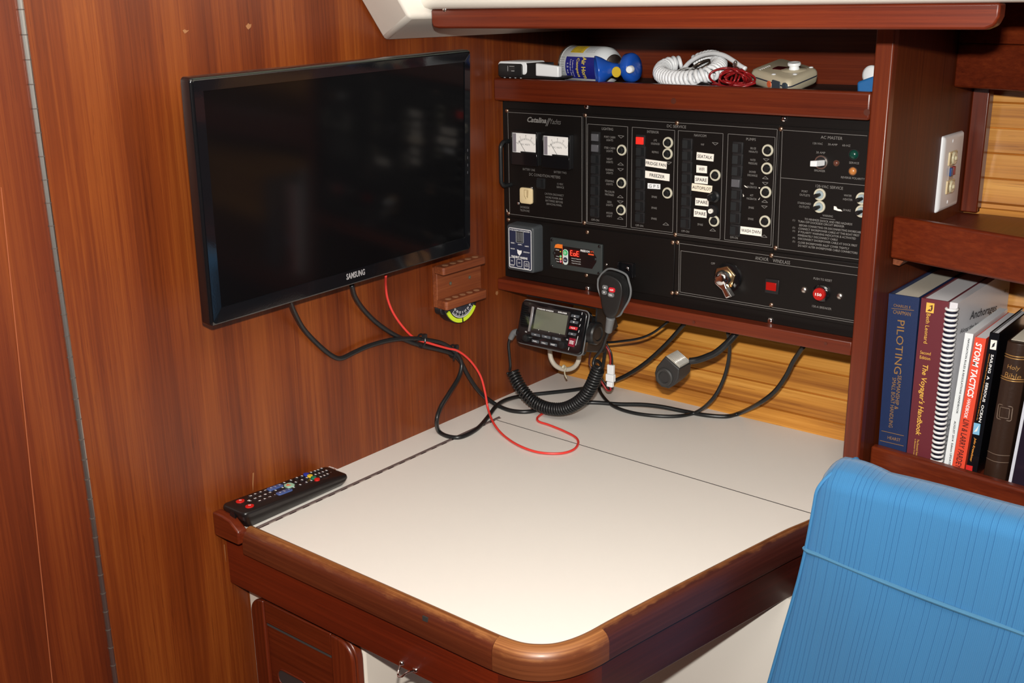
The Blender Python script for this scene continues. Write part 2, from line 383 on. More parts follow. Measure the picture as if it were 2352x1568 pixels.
# outlet plate on the partition
op = thing('outlet_plate', 'white wall plate with two ivory receptacles on the dark partition', 'power outlet', PA.P(.09, 1.11))
q = pq(PA, [(2161, 312), (2206.5, 302), (2147, 487), (2193.5, 469.5)])
ya, yb = (q[0][0]+q[2][0])/2, (q[1][0]+q[3][0])/2; za, zb_ = (q[2][1]+q[3][1])/2, (q[0][1]+q[1][1])/2
L_ = .0055
bm = new(); loft(bm, [[PA.P(a, b, c+.0002) for a, b in frr(ya+i, yb-i, za+i, zb_-i, .003)] for i, c in ((0, 0), (0, .0015), (.002, .0042), (.006, .0055))])
obj('plate', bm, WPL, op, sharp=1.0)
PO = PA.off(.0055)
for i, (px, py, pw, ph) in enumerate(((2186.5, 362.5, 19, 33), (2180.5, 428, 19, 32))):
    a, b = PO.pix(px, py); su, sv = PO.scale(a, b); wd, ht = pw/su*.95, ph/sv*.98
    bm = new(); frbox(bm, PO, a-wd/2, a+wd/2, b-ht/2, b+ht/2, .0, .0022, .002, .0008); rc = obj('receptacle', bm, IVORY, op)
    bm = new(); fcyl(bm, PO, a, b, wd*.30, .0022, .0052, 18, wd*.26); fcyl(bm, PO, a, b, wd*.12, .0052, .0075, 12, wd*.08); obj('jack_stud', bm, mat('ivory_stud', (.66, .60, .40), .3), rc)
    bm = new()
    for s in (-1, 1): fpoly(bm, PO, [(a+s*wd*.46, b+ht*.42), (a+s*wd*.46, b-ht*.42), (a+s*wd*.2, b-ht*.28), (a+s*wd*.2, b+ht*.28)], .0022, .0027)
    obj('shutter', bm, mat('ivory_dark', (.42, .33, .18), .5), rc)
a, b = PO.pix(2182.5, 394.5); su, sv = PO.scale(a, b)
bm = new(); fbox(bm, PO, a-.007, a+.013, b-.011, b+.011, .0002, .0008); cen = obj('switch_bay', bm, mat('beige_bay', (.50, .40, .33), .5), op)
bm = new(); fbox(bm, PO, a-.0075, a+.0015, b-.0055, b+.0065, .0008, .004); obj('test_button', bm, mat('blue_button', (.012, .06, .22), .4), op, bevel=.0006)
bm = new(); fbox(bm, PO, a+.0018, a+.0105, b-.0045, b+.0075, .0008, .0045); obj('reset_button', bm, mat('red_button', (.30, .012, .015), .4), op, bevel=.0006)
for px, py in ((2189, 323.5), (2176, 463.5)):
    bm = new(); a, b = PO.pix(px, py); dome(bm, PO, a, b, .0032, .0012); obj('screw', bm, mat('white_screw', (.9, .92, .95), .3), op)

# ================================================================== UPPER SHELF, RAIL, CABINET BACK
sh = thing('wall_shelf', 'mahogany shelf with a raised front rail above the black electrical panel', 'shelf', (.31, -.04, 1.262))
SZ = 1.284
bm = new(); box(bm, .0, .6205, -.172, -.156, 1.2605, 1.2958); obj('fiddle_rail', bm, MAH, sh, bevel=.0035, seg=3)
bm = new(); box(bm, .0, .6205, -.156, .09, SZ-.012, SZ); obj('shelf_board', bm, mat('dark_nonskid', (.020, .011, .006), .6), sh)
bm = new(); box(bm, .0, .622, .09, .104, SZ-.012, 1.42)
obj('back_panel', bm, MAH, sh)
PLUG = mat('wood_plug', (.085, .016, .006), .5)
SF = Fr((0, -.1721, 0), (1, 0, 0), (0, 0, 1))
for px, py in ((1547, 232), (1991, 258)):
    bm = new(); a, b = SF.pix(px, py); fcyl(bm, SF, a, b, .0042, 0, .0003, 16); obj('wood_plug', bm, PLUG, sh)
rl = thing('panel_rail', 'narrow mahogany rail along the bottom of the electrical panel', 'rail', (.31, -.16, .946))
bm = new(); box(bm, .0, .6205, -.171, -.150, .9465, .966); obj('rail_board', bm, MAH, rl, bevel=.0015)
bm = new(); box(bm, .0, .6205, -.150, -.142, .946, .955); box(bm, .0, .6205, -.125, -.117, .946, .962); obj('back_batten', bm, MAHY, rl)
for px, py in ((1593, 740), (1896, 789)):
    bm = new(); a, b = SF.pix(px, py); fcyl(bm, SF, a, b, .0022, -.001, .0002, 12); obj('wood_plug', bm, PLUG, rl)

# ================================================================== CHART TABLE
ct = thing('chart_table', 'chart table with a white laminate top and a mahogany edge', 'table', (.31, -.38, .30))
inner = [(.0500, -.7485), (.2, -.7495), (.35, -.7505), (.46, -.7515), (.486, -.7510), (.507, -.7480), (.522, -.7405), (.535, -.7285), (.544, -.7115), (.5505, -.689), (.5560, -.653), (.5685, -.580), (.5825, -.504), (.598, -.421), (.6145, -.336), (.6270, -.288), (.640, -.215), (.648, -.176)]
TZ = .75
# fixed white surface: left strip and back strip (an L), and the lid
hx, sy0, sy1 = .0590, -.2545, -.268
bm = new()
prism(bm, [(0, -.752, TZ-.02), (hx-.0035, -.752, TZ-.02), (hx-.0035, sy0+.0012, TZ-.02), (.6205, sy1+.0012, TZ-.02), (.6205, .002, TZ-.02), (0, .002, TZ-.02)], (0, 0, .02))
obj('top_surface', bm, WHITE, ct)
bm = new()
lid = [(hx+.0035, sy0-.0006)]+[(hx+.0035, -.7485)]+inner[1:15]+[(.6262, sy1-.022), (.6300, sy1-.0006)]
prism(bm, [(x, y, TZ-.018) for x, y in lid], (0, 0, .018)); ld = obj('lid', bm, WHITE, ct)
bm = new(); box(bm, .612, .6440, -.268, -.172, TZ-.0205, TZ-.0004)
obj('top_corner', bm, WHITE, ct)
bm = new(); fline(bm, Fr((0, 0, TZ), (1, 0, 0), (0, 1, 0)), (hx, sy0+.0006), (.632, sy1+.0006), .0011, -.002, .0002); obj('seam', bm, mat('seam_line', (.06, .05, .045), .8), ct)
bm = new(); prism(bm, [(0, -.74, TZ-.045), (.49, -.74, TZ-.045), (.54, -.70, TZ-.045), (.615, -.29, TZ-.045), (.62, -.01, TZ-.045), (0, -.01, TZ-.045)], (0, 0, .0245)); obj('sub_top', bm, mat('dark_gap', (.03, .02, .015), .8), ct)
# piano hinge across the top
hg = mat('table_hinge_steel', (.34, .26, .25), .38, .8)
bm = new(); box(bm, hx-.0035, hx+.0035, -.7480, sy0+.012, TZ-.003, TZ+.0004); tube(bm, [(hx-.0008, -.7480, TZ+.0005), (hx-.0008, sy0+.012, TZ+.0005)], .0016, 10, 0)
hn = obj('piano_hinge', bm, hg, ct)
bm = new(); bm2 = new(); y = -.742; i = 0
while y < sy0:
    (box(bm, hx+.0022, hx+.0034, y, y+.0105, TZ+.0003, TZ+.0006) if i % 2 == 0 else box(bm2, hx+.0018, hx+.0034, y, y+.0105, TZ+.0003, TZ+.0008)); y += .0118; i += 1
obj('hinge_slot', bm, mat('hinge_dark', (.02, .015, .015), .6), hn); obj('hinge_leaf', bm2, mat('hinge_light', (.55, .49, .45), .35, .5), hn)
# edge moulding swept round the outside: front, corner and side pieces
def worn(name, cols, amt):
    m = wood(name, *cols, 'X', 190, .42, .08, 10, 1, .5, 5, uv='grain'); nt = m.node_tree
    if not amt: return m
    bs = nt.nodes['Principled BSDF']; src = bs.inputs['Base Color'].links[0].from_socket
    uvm = nt.nodes.new('ShaderNodeUVMap'); uvm.uv_map = 'grain'; sx = nt.nodes.new('ShaderNodeSeparateXYZ'); nt.links.new(uvm.outputs[0], sx.inputs[0])
    global UVN; UVN = 'grain'; nz = noise(nt, (28, 70, 1), 4, .65); UVN = None
    # varnish rubbed off the rounded top of the moulding; v runs over the profile from the inside edge outwards
    w_ = math_n(nt, 'MULTIPLY', math_n(nt, 'SUBTRACT', amt, math_n(nt, 'ADD', sx.outputs[1], math_n(nt, 'MULTIPLY', math_n(nt, 'SUBTRACT', nz, .5), .022))), 110)
    cl = nt.nodes.new('ShaderNodeClamp'); nt.links.new(w_, cl.inputs[0])
    mx = nt.nodes.new('ShaderNodeMix'); mx.data_type = 'RGBA'; nt.links.new(math_n(nt, 'MULTIPLY', cl.outputs[0], .85), mx.inputs[0]); nt.links.new(src, mx.inputs[6])
    c2 = nt.nodes.new('ShaderNodeValToRGB'); c2.color_ramp.elements[0].color = (.19, .060, .016, 1); c2.color_ramp.elements[1].color = (.40, .165, .052, 1); c2.color_ramp.elements[0].position = .38; c2.color_ramp.elements[1].position = .62
    UVN = 'grain'; nt.links.new(noise(nt, (3, 260, 1), 3, .6), c2.inputs[0]); UVN = None
    nt.links.new(c2.outputs[0], mx.inputs[7]); nt.links.new(mx.outputs[2], bs.inputs['Base Color']); return m
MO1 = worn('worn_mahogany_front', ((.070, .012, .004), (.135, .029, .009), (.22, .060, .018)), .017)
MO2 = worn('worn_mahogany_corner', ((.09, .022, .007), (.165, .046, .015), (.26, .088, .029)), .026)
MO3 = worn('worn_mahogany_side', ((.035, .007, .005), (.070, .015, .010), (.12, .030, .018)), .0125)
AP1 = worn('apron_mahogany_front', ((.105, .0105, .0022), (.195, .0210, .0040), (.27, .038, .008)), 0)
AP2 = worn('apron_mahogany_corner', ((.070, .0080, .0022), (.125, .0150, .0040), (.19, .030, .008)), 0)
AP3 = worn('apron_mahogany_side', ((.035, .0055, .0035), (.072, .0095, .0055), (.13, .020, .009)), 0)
def sweep(bm, path, prof, m=5, z=.0):
    uvl = bm.loops.layers.uv.new('grain'); P = catmull([(x, y, 0) for x, y in path], m) if m else [V(x, y, 0) for x, y in path]; n = len(P); R = []; inf = {}; s = 0
    vv = [0]
    for i in range(1, len(prof)): vv.append(vv[-1]+math.hypot(prof[i][0]-prof[i-1][0], prof[i][1]-prof[i-1][1]))
    k0 = min(range(len(prof)), key=lambda i: abs(prof[i][0])+abs(prof[i][1]-.7503)*3)
    for i, p in enumerate(P):
        t = (P[min(i+1, n-1)]-P[max(i-1, 0)]).normalized(); o = Vector((t.y, -t.x, 0)); s += (P[i]-P[i-1]).length if i else 0
        row = []
        for j, (d, z) in enumerate(prof):
            v = bm.verts.new(Vector((p.x, p.y, 0))+o*d+Vector((0, 0, z))); inf[v] = (s, vv[j]-vv[k0]); row.append(v)
        R.append(row)
    m_ = len(prof)
    for k in range(n-1):
        for i in range(m_): face(bm, (R[k][i], R[k][(i+1) % m_], R[k+1][(i+1) % m_], R[k+1][i]))
    face(bm, R[0][::-1]); face(bm, R[-1])
    for f in bm.faces:
        for l in f.loops: l[uvl].uv = inf[l.vert]
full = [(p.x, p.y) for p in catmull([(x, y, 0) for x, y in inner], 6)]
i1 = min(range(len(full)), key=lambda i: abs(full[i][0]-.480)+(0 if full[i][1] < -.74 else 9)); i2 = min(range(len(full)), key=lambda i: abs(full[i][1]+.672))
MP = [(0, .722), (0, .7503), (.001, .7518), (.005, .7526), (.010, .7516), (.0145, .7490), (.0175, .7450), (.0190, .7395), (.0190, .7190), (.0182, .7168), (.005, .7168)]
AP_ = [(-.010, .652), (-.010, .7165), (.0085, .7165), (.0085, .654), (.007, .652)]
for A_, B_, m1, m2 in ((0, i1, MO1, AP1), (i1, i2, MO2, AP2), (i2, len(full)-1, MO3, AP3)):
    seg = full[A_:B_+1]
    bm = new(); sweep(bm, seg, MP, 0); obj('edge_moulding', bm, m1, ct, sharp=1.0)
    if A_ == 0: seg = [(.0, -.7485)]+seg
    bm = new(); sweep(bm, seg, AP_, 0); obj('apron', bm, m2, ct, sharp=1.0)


# small shaped block in the corner by the bulkhead
CB = Fr((0, -.775, 0), (1, 0, 0), (0, 0, 1))
bm = new(); fpoly(bm, CB, [(0, CB.pix(482, 1224)[1]), CB.pix(548, 1253), CB.pix(547, 1224), CB.pix(526, 1196), CB.pix(508, 1184), (0, CB.pix(482, 1173)[1])], -.015, 0)
obj('corner_fiddle', bm, MAH, ct, bevel=.0025)
bm = new(); AF = Fr((0, -.7688, 0), (1, 0, 0), (0, 0, 1)); a, b = AF.pix(978, 1427); fbox(bm, AF, a-.0045, a+.0035, b-.006, b+.006, -.001, .0007); obj('keyhole_scar', bm, mat('dark_scar', (.03, .03, .028), .6), ct)
for px, py in ((1170, 1520), (1308, 1512)):
    pass
# latch hook on the apron
hk = thing('wire_hook', 'tiny chrome wire hook screwed to the front apron of the table', 'hook', AF.P(*AF.pix(940, 1540)))
AG = Fr((0, -.7578, 0), (1, 0, 0), (0, 0, 1))
for px, py in ((923.5, 1521.5), (956.5, 1537.5)):
    a, b = AG.pix(px, py); bm = new(); fcyl(bm, AG, a, b, .0046, 0, .0012, 18); dome(bm, AG, a, b, .0034, .0028, .0012); obj('screw', bm, CHROME, hk)
bm = new(); tube(bm, [AG.P(*AG.pix(*p), c) for p, c in (((924, 1524), .003), ((926, 1534), .008), ((931, 1541), .012), ((940, 1542), .012), ((948, 1536), .009), ((956, 1537), .003))], .0013, 8); obj('wire', bm, CHROME, hk)
# pedestal cabinet below the table
pc = thing('pedestal_cabinet', 'cream cabinet under the table with a dark mahogany door', 'cabinet', (.1, -.6, .30))
PF = Fr((0, -.730, 0), (1, 0, 0), (0, 0, 1))
xe = PF.pix(838, 1530)[0]
bm = new(); box(bm, .0, xe, -.730, -.10, .30, .651); obj('body', bm, CREAM, pc, bevel=.004, seg=3)
bm = new(); box(bm, xe-.01, 1.25, -.33, -.31, .20, .651); obj('knee_panel', bm, mat('cream_side', (.80, .75, .67), .4), pc)
PD2 = PF.off(.0185); dl = PD2.pix(580, 1440)[0]; dr = PD2.pix(812, 1540)[0]; dt = .640
PD = PF
def rr2(a0, a1, b0, b1, r):
    return [(a0, b0), (a1, b0)]+[(a1-r+r*math.cos(t), b1-r+r*math.sin(t)) for t in [math.pi/2*i/8 for i in range(9)]]+[(a0+r-r*math.cos(t), b1-r+r*math.sin(t)) for t in [math.pi/2*(1-i/8) for i in range(9)]]
bm = new()
fw = .037; tl = PD2.pix(606, 1420)[0]; tr = PD2.pix(758, 1490)[0]
op_ = rr2(dl, dr, .30, dt, .028); fpoly(bm, PF, op_, 0, .012); dr_ = obj('door', bm, MAHZ, pc, bevel=.002)
bm = new(); fbox(bm, PF, tl, tr, .36, dt-.034, .0118, .0135)
bm2 = new()
fbox(bm2, PF, tl, tr, dt-.034, dt-.001, .0118, .0165); obj('rail', bm2, MAH, dr_, bevel=.0015)
bm2 = new(); fpoly(bm2, PF, rr2(dl, tl, .30, dt-.0005, .024)[0:1]+[(tl, .30), (tl, dt-.0005)]+[(dl+.024-.024*math.cos(t), dt-.0245+.024*math.sin(t)) for t in [math.pi/2*(1-i/8) for i in range(9)]], .0118, .0185); obj('stile', bm2, MAHZ, dr_, bevel=.002)
bm2 = new(); fpoly(bm2, PF, [(tr, .30), (dr, .30)]+[(dr-.028+.028*math.cos(t), dt-.0285+.028*math.sin(t)) for t in [math.pi/2*i/8 for i in range(9)]]+[(tr, dt-.0005)], .0118, .0185); obj('stile', bm2, MAHZ, dr_, bevel=.003)
obj('panel', bm, MAH, dr_, bevel=.0008)
bm2 = new(); fbox(bm2, PF, tl, tr, dt-.0395, dt-.0345, .0125, .0139); obj('seam', bm2, mat('dusty_seam', (.05, .045, .042), .8), dr_)
a, b = PF.pix(688, 1553); bm = new(); frbox(bm, PF, a-.028, a+.034, b-.014, b+.011, .0130, .0142, .012, n=10); obj('finger_hole', bm, mat('finger_hole_dark', (.035, .024, .022), .7), dr_)
bm = new(); tube(bm, [PF.P(x, y, .0142) for x, y in frr(a-.028, a+.034, b-.014, b+.011, .012, 4)+[(a+.034, b-.001)]], .0013, 8, 0); obj('hole_rim', bm, MAH, dr_)

# ================================================================== SEAT BACK
SB = Fr((0, -.43, 0), (1, 0, 0), (0, 0, 1))
BLUE = bpy.data.materials.new('blue_striped_canvas'); BLUE.use_nodes = True; nt = BLUE.node_tree; b = nt.nodes['Principled BSDF']
tc = nt.nodes.new('ShaderNodeTexCoord'); uv = nt.nodes.new('ShaderNodeUVMap'); uv.uv_map = 'weave'
def wav(sc, dist=0, d='X'):
    w_ = nt.nodes.new('ShaderNodeTexWave'); w_.bands_direction = d; w_.inputs['Scale'].default_value = sc; w_.inputs['Distortion'].default_value = dist; nt.links.new(uv.outputs[0], w_.inputs['Vector']); return w_.outputs['Fac']
nb = nt.nodes.new('ShaderNodeTexNoise'); nb.inputs['Scale'].default_value = 1; nb.inputs['Detail'].default_value = 2
mp = nt.nodes.new('ShaderNodeMapping'); mp.inputs['Scale'].default_value = (260, 1.2, 1); nt.links.new(uv.outputs[0], mp.inputs[0]); nt.links.new(mp.outputs[0], nb.inputs['Vector'])
w1 = wav(52); w2 = wav(155); w3 = wav(700, 0, 'Y')
dark = math_n(nt, 'MULTIPLY', math_n(nt, 'GREATER_THAN', w1, .968), math_n(nt, 'GREATER_THAN', nb.outputs['Fac'], .44))
dark = math_n(nt, 'MAXIMUM', math_n(nt, 'MULTIPLY', dark, .85), math_n(nt, 'MULTIPLY', math_n(nt, 'GREATER_THAN', w2, .86), .28))
n5 = nt.nodes.new('ShaderNodeTexNoise'); n5.inputs['Scale'].default_value = 900; nt.links.new(uv.outputs[0], n5.inputs['Vector'])
mx = nt.nodes.new('ShaderNodeMix'); mx.data_type = 'RGBA'; mx.inputs[6].default_value = (.050, .215, .44, 1); mx.inputs[7].default_value = (.022, .120, .30, 1); nt.links.new(dark, mx.inputs[0])
m2 = nt.nodes.new('ShaderNodeMix'); m2.data_type = 'RGBA'; m2.blend_type = 'MULTIPLY'; nt.links.new(mx.outputs[2], m2.inputs[6]); m2.inputs[7].default_value = (.72, .80, .86, 1)
nt.links.new(math_n(nt, 'MULTIPLY', n5.outputs['Fac'], .8), m2.inputs[0]); nt.links.new(m2.outputs[2], b.inputs['Base Color'])
b.inputs['Roughness'].default_value = .85; b.inputs['Sheen Weight'].default_value = .25; b.inputs['Specular IOR Level'].default_value = .2
bp = nt.nodes.new('ShaderNodeBump'); bp.inputs['Strength'].default_value = .25; bp.inputs['Distance'].default_value = .001
nt.links.new(math_n(nt, 'ADD', w1, math_n(nt, 'MULTIPLY', w3, .5)), bp.inputs['Height']); nt.links.new(bp.outputs[0], b.inputs['Normal'])
PIPE = mat('blue_piping', (.042, .20, .42), .8, bump=(1200, .3))
st = thing('seat_back', 'blue striped canvas seat back with piping beside the chart table', 'seat cushion', (1.0, -.40, .30))
LE = [(1881, 1098), (1878, 1115), (1872, 1145), (1862, 1200), (1850, 1262), (1835, 1325), (1818, 1385), (1800, 1445), (1783, 1505), (1765, 1568), (1745, 1640), (1725, 1720)]
LP = sorted([SB.pix(*p) for p in LE], key=lambda p: -p[1])
def left_x(z):
    if z >= LP[0][1]: return LP[0][0]
    for (a, b), (c, d) in zip(LP, LP[1:]):
        if z >= d: t = (b-z)/(b-d); return a+(c-a)*t
    return LP[-1][0]
ztop = ony(2200, 1131, -.392).z
# profile over the top: (depth back from front plane, z)
PROF = [(0, z) for z in [LP[-1][1]+(ztop-.020-LP[-1][1])*i/16 for i in range(17)]]
for i in range(1, 9):
    t = math.pi/2*i/8; PROF.append((.022*(1-math.cos(t)), ztop-.020+.020*math.sin(t)))
PROF += [(.035, ztop+.001), (.05, ztop-.001), (.062, ztop-.008), (.066, ztop-.03), (.066, .32)]
bm = new(); uvl = bm.loops.layers.uv.new('weave'); G = []; NU = 40; info = {}
for k, (dp, z) in enumerate(PROF):
    row = []
    x0 = left_x(min(z, ztop-.02)); x1 = 1.42
    for i in range(NU+1):
        u = (i/NU)**1.6; x = x0+(x1-x0)*u
        e = max(0, 1-(x-x0)/.022); puff = .004*e*e*(1 if dp < .03 else 0)
        y = -.43+dp+puff+.0022*math.sin(x*31+z*9)*(1-e)-(.0025*math.sin((z-.3)*16) if dp < .02 else 0)
        ear = max(0, 1-((x-x0-.026)/.040)**2) if dp > .012 else 0; zz_ = z+.007*ear*min(1, dp/.04)*(1 if z > ztop-.06 else 0)-(.010*max(0, 1-(x-x0)/.014)**2 if z > ztop-.015 and dp > 0 else 0)
        v = bm.verts.new((x, y, zz_)); row.append(v); info[v] = (x-x0*.75, sum(math.hypot(PROF[j+1][0]-PROF[j][0], PROF[j+1][1]-PROF[j][1]) for j in range(k)))
    G.append(row)
for k in range(len(G)-1):
    for i in range(NU): face(bm, (G[k][i], G[k][i+1], G[k+1][i+1], G[k+1][i]))
face(bm, [r_[0] for r_ in G][::-1]); face(bm, [r_[-1] for r_ in G])
for f in bm.faces:
    for l in f.loops: l[uvl].uv = info[l.vert]
obj('cover', bm, BLUE, st, sharp=1.2)
ed = [SB.P(left_x(z)+.001, z, .002) for z in [LP[-1][1]+(ztop-.024-LP[-1][1])*i/22 for i in range(23)]]
x0 = left_x(ztop)
ed += [V(x0+.0035, -.427, ztop-.013), V(x0+.009, -.420, ztop-.005), V(x0+.015, -.408, ztop+.001), V(x0+.020, -.392, ztop+.004), V(x0+.022, -.375, ztop+.003), V(x0+.022, -.364, ztop-.01)]
bm = new(); tube(bm, ed, .0022, 8, 3); obj('piping', bm, PIPE, st)
bm = new(); ca, cb = SB.pix(1847, 1257), SB.pix(2352, 1452); sl = (cb[1]-ca[1])/(cb[0]-ca[0])
tube(bm, [SB.P(ca[0], ca[1], .000), SB.P(ca[0]+.006, ca[1]+sl*.006-.001, .003)]+[SB.P(ca[0]+(cb[0]-ca[0])*t, ca[1]+(cb[1]-ca[1])*t-.003*math.sin(math.pi*t), .003) for t in (.1, .25, .4, .55, .7, .85, 1)]+[SB.P(cb[0]+.1, cb[1]+sl*.1, .003)], .0028, 8, 6)
obj('cord', bm, mat('blue_cord', (.055, .19, .33), .8, bump=(1500, .3)), st)

# ================================================================== ELECTRICAL PANEL
ep = thing('electrical_panel', 'large black electrical switch panel with rows of switches, breakers and two meters', 'control panel', (.31, -.15, .966))
bm = new(); fbox(bm, PN, .001, .6203, .9662, 1.2602, -.006, 0); obj('backboard', bm, BLKM, ep)
def plate(pts, name='faceplate'):
    q = pq(PN, pts); a0 = (q[0][0]+q[3][0])/2; a1 = (q[1][0]+q[2][0])/2; b1 = (q[0][1]+q[1][1])/2; b0 = (q[2][1]+q[3][1])/2; a1 = min(a1, .6203)
    bm = new(); fbox(bm, PN, a0, a1, b0, b1, 0, .0022); return obj(name, bm, BLKM, ep, bevel=.0005)
PL = PN.off(.0022)
pA = plate([(1163, 248), (1341, 260), (1341, 519), (1166, 496)])
pB = plate([(1341.6, 260), (1790, 288), (1780, 578), (1341.6, 519)])
pC = plate([(1790.6, 288), (2010, 302), (2010, 606), (1780.6, 578)]); 
pD = plate([(1166, 500), (1551, 549), (1549, 682), (1166, 620)])
pE = plate([(1552, 549), (2010, 609), (2010, 752), (1550, 682)])
# engraved lines and lettering, one mesh per plate
LA, LB, LC, LE_ = new(), new(), new(), new()
LWm = .00055
def eng(bm, pts, closed=False, wd=LWm):
    q = pq(PL, pts)
    for i in range(len(q)-(0 if closed else 1)): fline(bm, PL, q[i], q[(i+1) % len(q)], wd)
eng(LA, [(1336.6, 268), (1166.5, 257.5), (1171, 491), (1336.7, 511.6), (1336.6, 268)])
eng(LB, [(1347.2, 513), (1346.6, 268), (1785.5, 297), (1775, 568), (1347.2, 513)])
for s in ([(1350, 284.5), (1442, 291), (1439, 520.8), (1349, 509.7)], [(1452.3, 291.8), (1550, 299.5), (1545, 534), (1449.5, 521.7)],
          [(1558, 299.7), (1661, 306.6), (1653.8, 549.4), (1554.3, 536.3)], [(1672.6, 307.3), (1780.5, 315.2), (1770.5, 563), (1664.4, 550)]): eng(LB, s, True)
eng(LC, [(1992, 311.9), (1797.3, 298.4), (1786.8, 570.8), (1980, 596.5)]); eng(LC, [(1793.5, 408), (1988, 426)])
eng(LE_, [(1985, 616.3), (1560.5, 558.4), (1558.7, 674.5), (1975, 743)]); eng(LE_, [(1985, 634.6), (1564, 575.5), (1562, 670.3), (1975, 738.5)])
def T(bm, s, x, y, w, h, **k): ptext(bm, PL, s, x, y, w, h, **k)
ITAL = .35
T(LA, 'Catalina', 1233, 275.5, 44, 12.5, bold=.03, shear=ITAL); T(LA, 'Yachts', 1276.5, 279.5, 24, 11.5, shear=ITAL, bold=-.012)
for dx in (0, 3): eng(LA, [(1261+dx, 271.3), (1253.5+dx, 289.5)], wd=.0008)
for s, x, y, w, h in (('BATTERY ONE', 1215, 389.3, 28, 5), ('BATTERY TWO', 1286.9, 395.8, 29, 5), ('DC CONDITION METERS', 1251, 403.6, 72, 6), ('12 VDC', 1287, 422.6, 14, 4.5), ('SERVICE', 1287, 430, 17, 4.5),
                      ('CAUTION: DISCONNECT', 1273, 446.7, 44, 4.6), ('SHORE POWER AND', 1273, 454.7, 40, 4.6), ('BATTERIES BEFORE', 1273, 462.3, 40, 4.6), ('SERVICING PANEL', 1273, 469.8, 36, 4.6),
                      ('SHORESIDE', 1205.5, 476, 21, 4.8), ('TELEPHONE', 1205.5, 483.4, 22, 4.8)): T(LA, s, x, y, w, h, bold=-.01)
T(LB, 'DC SERVICE', 1554, 290.2, 44, 6.5)
def lab(x, rows, w=None):
    for s, y in rows: T(LB, s, x, y, w or len(s)*2.55, 4.8)
T(LB, 'LIGHTING', 1395.5, 296, 26, 6); T(LB, 'INTERIOR', 1500, 303, 27, 6); T(LB, 'NAV/COM', 1608.5, 311.2, 28, 6); T(LB, 'PUMPS', 1725.2, 319.8, 22, 6)
for y, a, b in ((314.7, 'PORT CABIN', 'LIGHTS'), (339.7, 'STBD CABIN', 'LIGHTS'), (365, 'NIGHT', 'LIGHTS'), (390, 'RUNNING', 'LIGHTS'), (415.7, 'STEAMING', 'LIGHTS'), (440, 'TRI-COLOR', 'MASTHEAD'), (463.7, 'DECK', 'LIGHTS'), (489, 'ANCHOR', 'LIGHT')): lab(1400+(489-y)*.004, [(a, y), (b, y+7)])
lab(1505.3, [('LPG', 322), ('SOLENOID', 330), ('REFRIG', 349.3)]); lab(1503, [('SPARE', 452)]); lab(1502.6, [('SPARE', 477.4)]); lab(1502.2, [('SPARE', 502)])
lab(1613.7, [('VHF', 331.8)]); lab(1608.5, [('SPARE', 515.5)])
for y, a, b in ((340.4, 'BILGE', 'MAN/AUTO'), (367.2, 'WATER', 'PRESSURE'), (394.6, 'SHOWER', 'DISCHARGE'), (421.7, 'FWD', 'MACERATOR'), (448.5, 'AFT', 'MACERATOR')): lab(1730.4-(y-340)*.035, [(a, y), (b, y+8)])
lab(1725.6, [('SPARE', 476.7)]); lab(1724.6, [('SPARE', 502.7)])
for x, y in ((1367.3, 505), (1468.7, 517.9), (1574, 531), (1686, 545.5)): T(LB, 'OFF-ON', x, y, 18, 4.8)
def tri(x, y, up):
    k = -1 if up else 1; eng(LB, [(x-7, y-2.6*k+(-.6)), (x+7, y-2.6*k+.6), (x, y+2.8*k)], True, .0006)
for x, y, u in ((1426.5, 314.2, 0), (1425.6, 376.3, 1), (1425.6, 389.7, 0), (1424.9, 451.3, 1), (1424.9, 464, 0), (1424.7, 500.7, 1), (1529.5, 514, 1), (1536, 374.5, 0), (1643, 330.3, 0), (1637.2, 527.7, 1),
                (1760, 367.2, 0), (1758, 408, 1), (1757.7, 421.4, 0), (1756.6, 461.9, 1), (1755.8, 475.3, 0), (1755.2, 542, 1)): tri(x, y, u)
for s, x, y, w, h in (('AC MASTER', 1910.2, 316.3, 50, 7), ('120-VAC', 1878.6, 329.5, 23, 4.8), ('30-AMP', 1912.7, 331.8, 22, 4.8), ('60-HZ', 1944.3, 334, 19, 4.8), ('30 AMP', 1885.3, 350.4, 21, 4.8), ('BREAKER', 1883, 391.9, 25, 4.8),
                      ('SERVICE', 1961.8, 374, 23, 4.8), ('REVERSE POLARITY', 1959, 409, 55, 4.8), ('120-VAC SERVICE', 1905, 429.4, 63, 6.5), ('PORT', 1848.6, 439.4, 14, 4.8), ('OUTLETS', 1848.6, 448, 24, 4.8),
                      ('STARBOARD', 1847.4, 466.7, 31, 4.8), ('OUTLETS', 1847.4, 475, 24, 4.8), ('WATER', 1947.5, 449, 18, 4.8), ('HEATER', 1947.5, 458, 22, 4.8), ('SPARE', 1945.2, 482.6, 18, 4.8), ('WARNING', 1901.2, 495.6, 24, 4.8)): T(LC, s, x, y, w, h)
eng(LC, [(1884, 500), (1918.5, 504.6)])
def tl_(s, x0, y0, x1, y1): T(LC, s, (x0+x1)/2, (y0+y1)/2, x1-x0, 4.9, bold=.012)
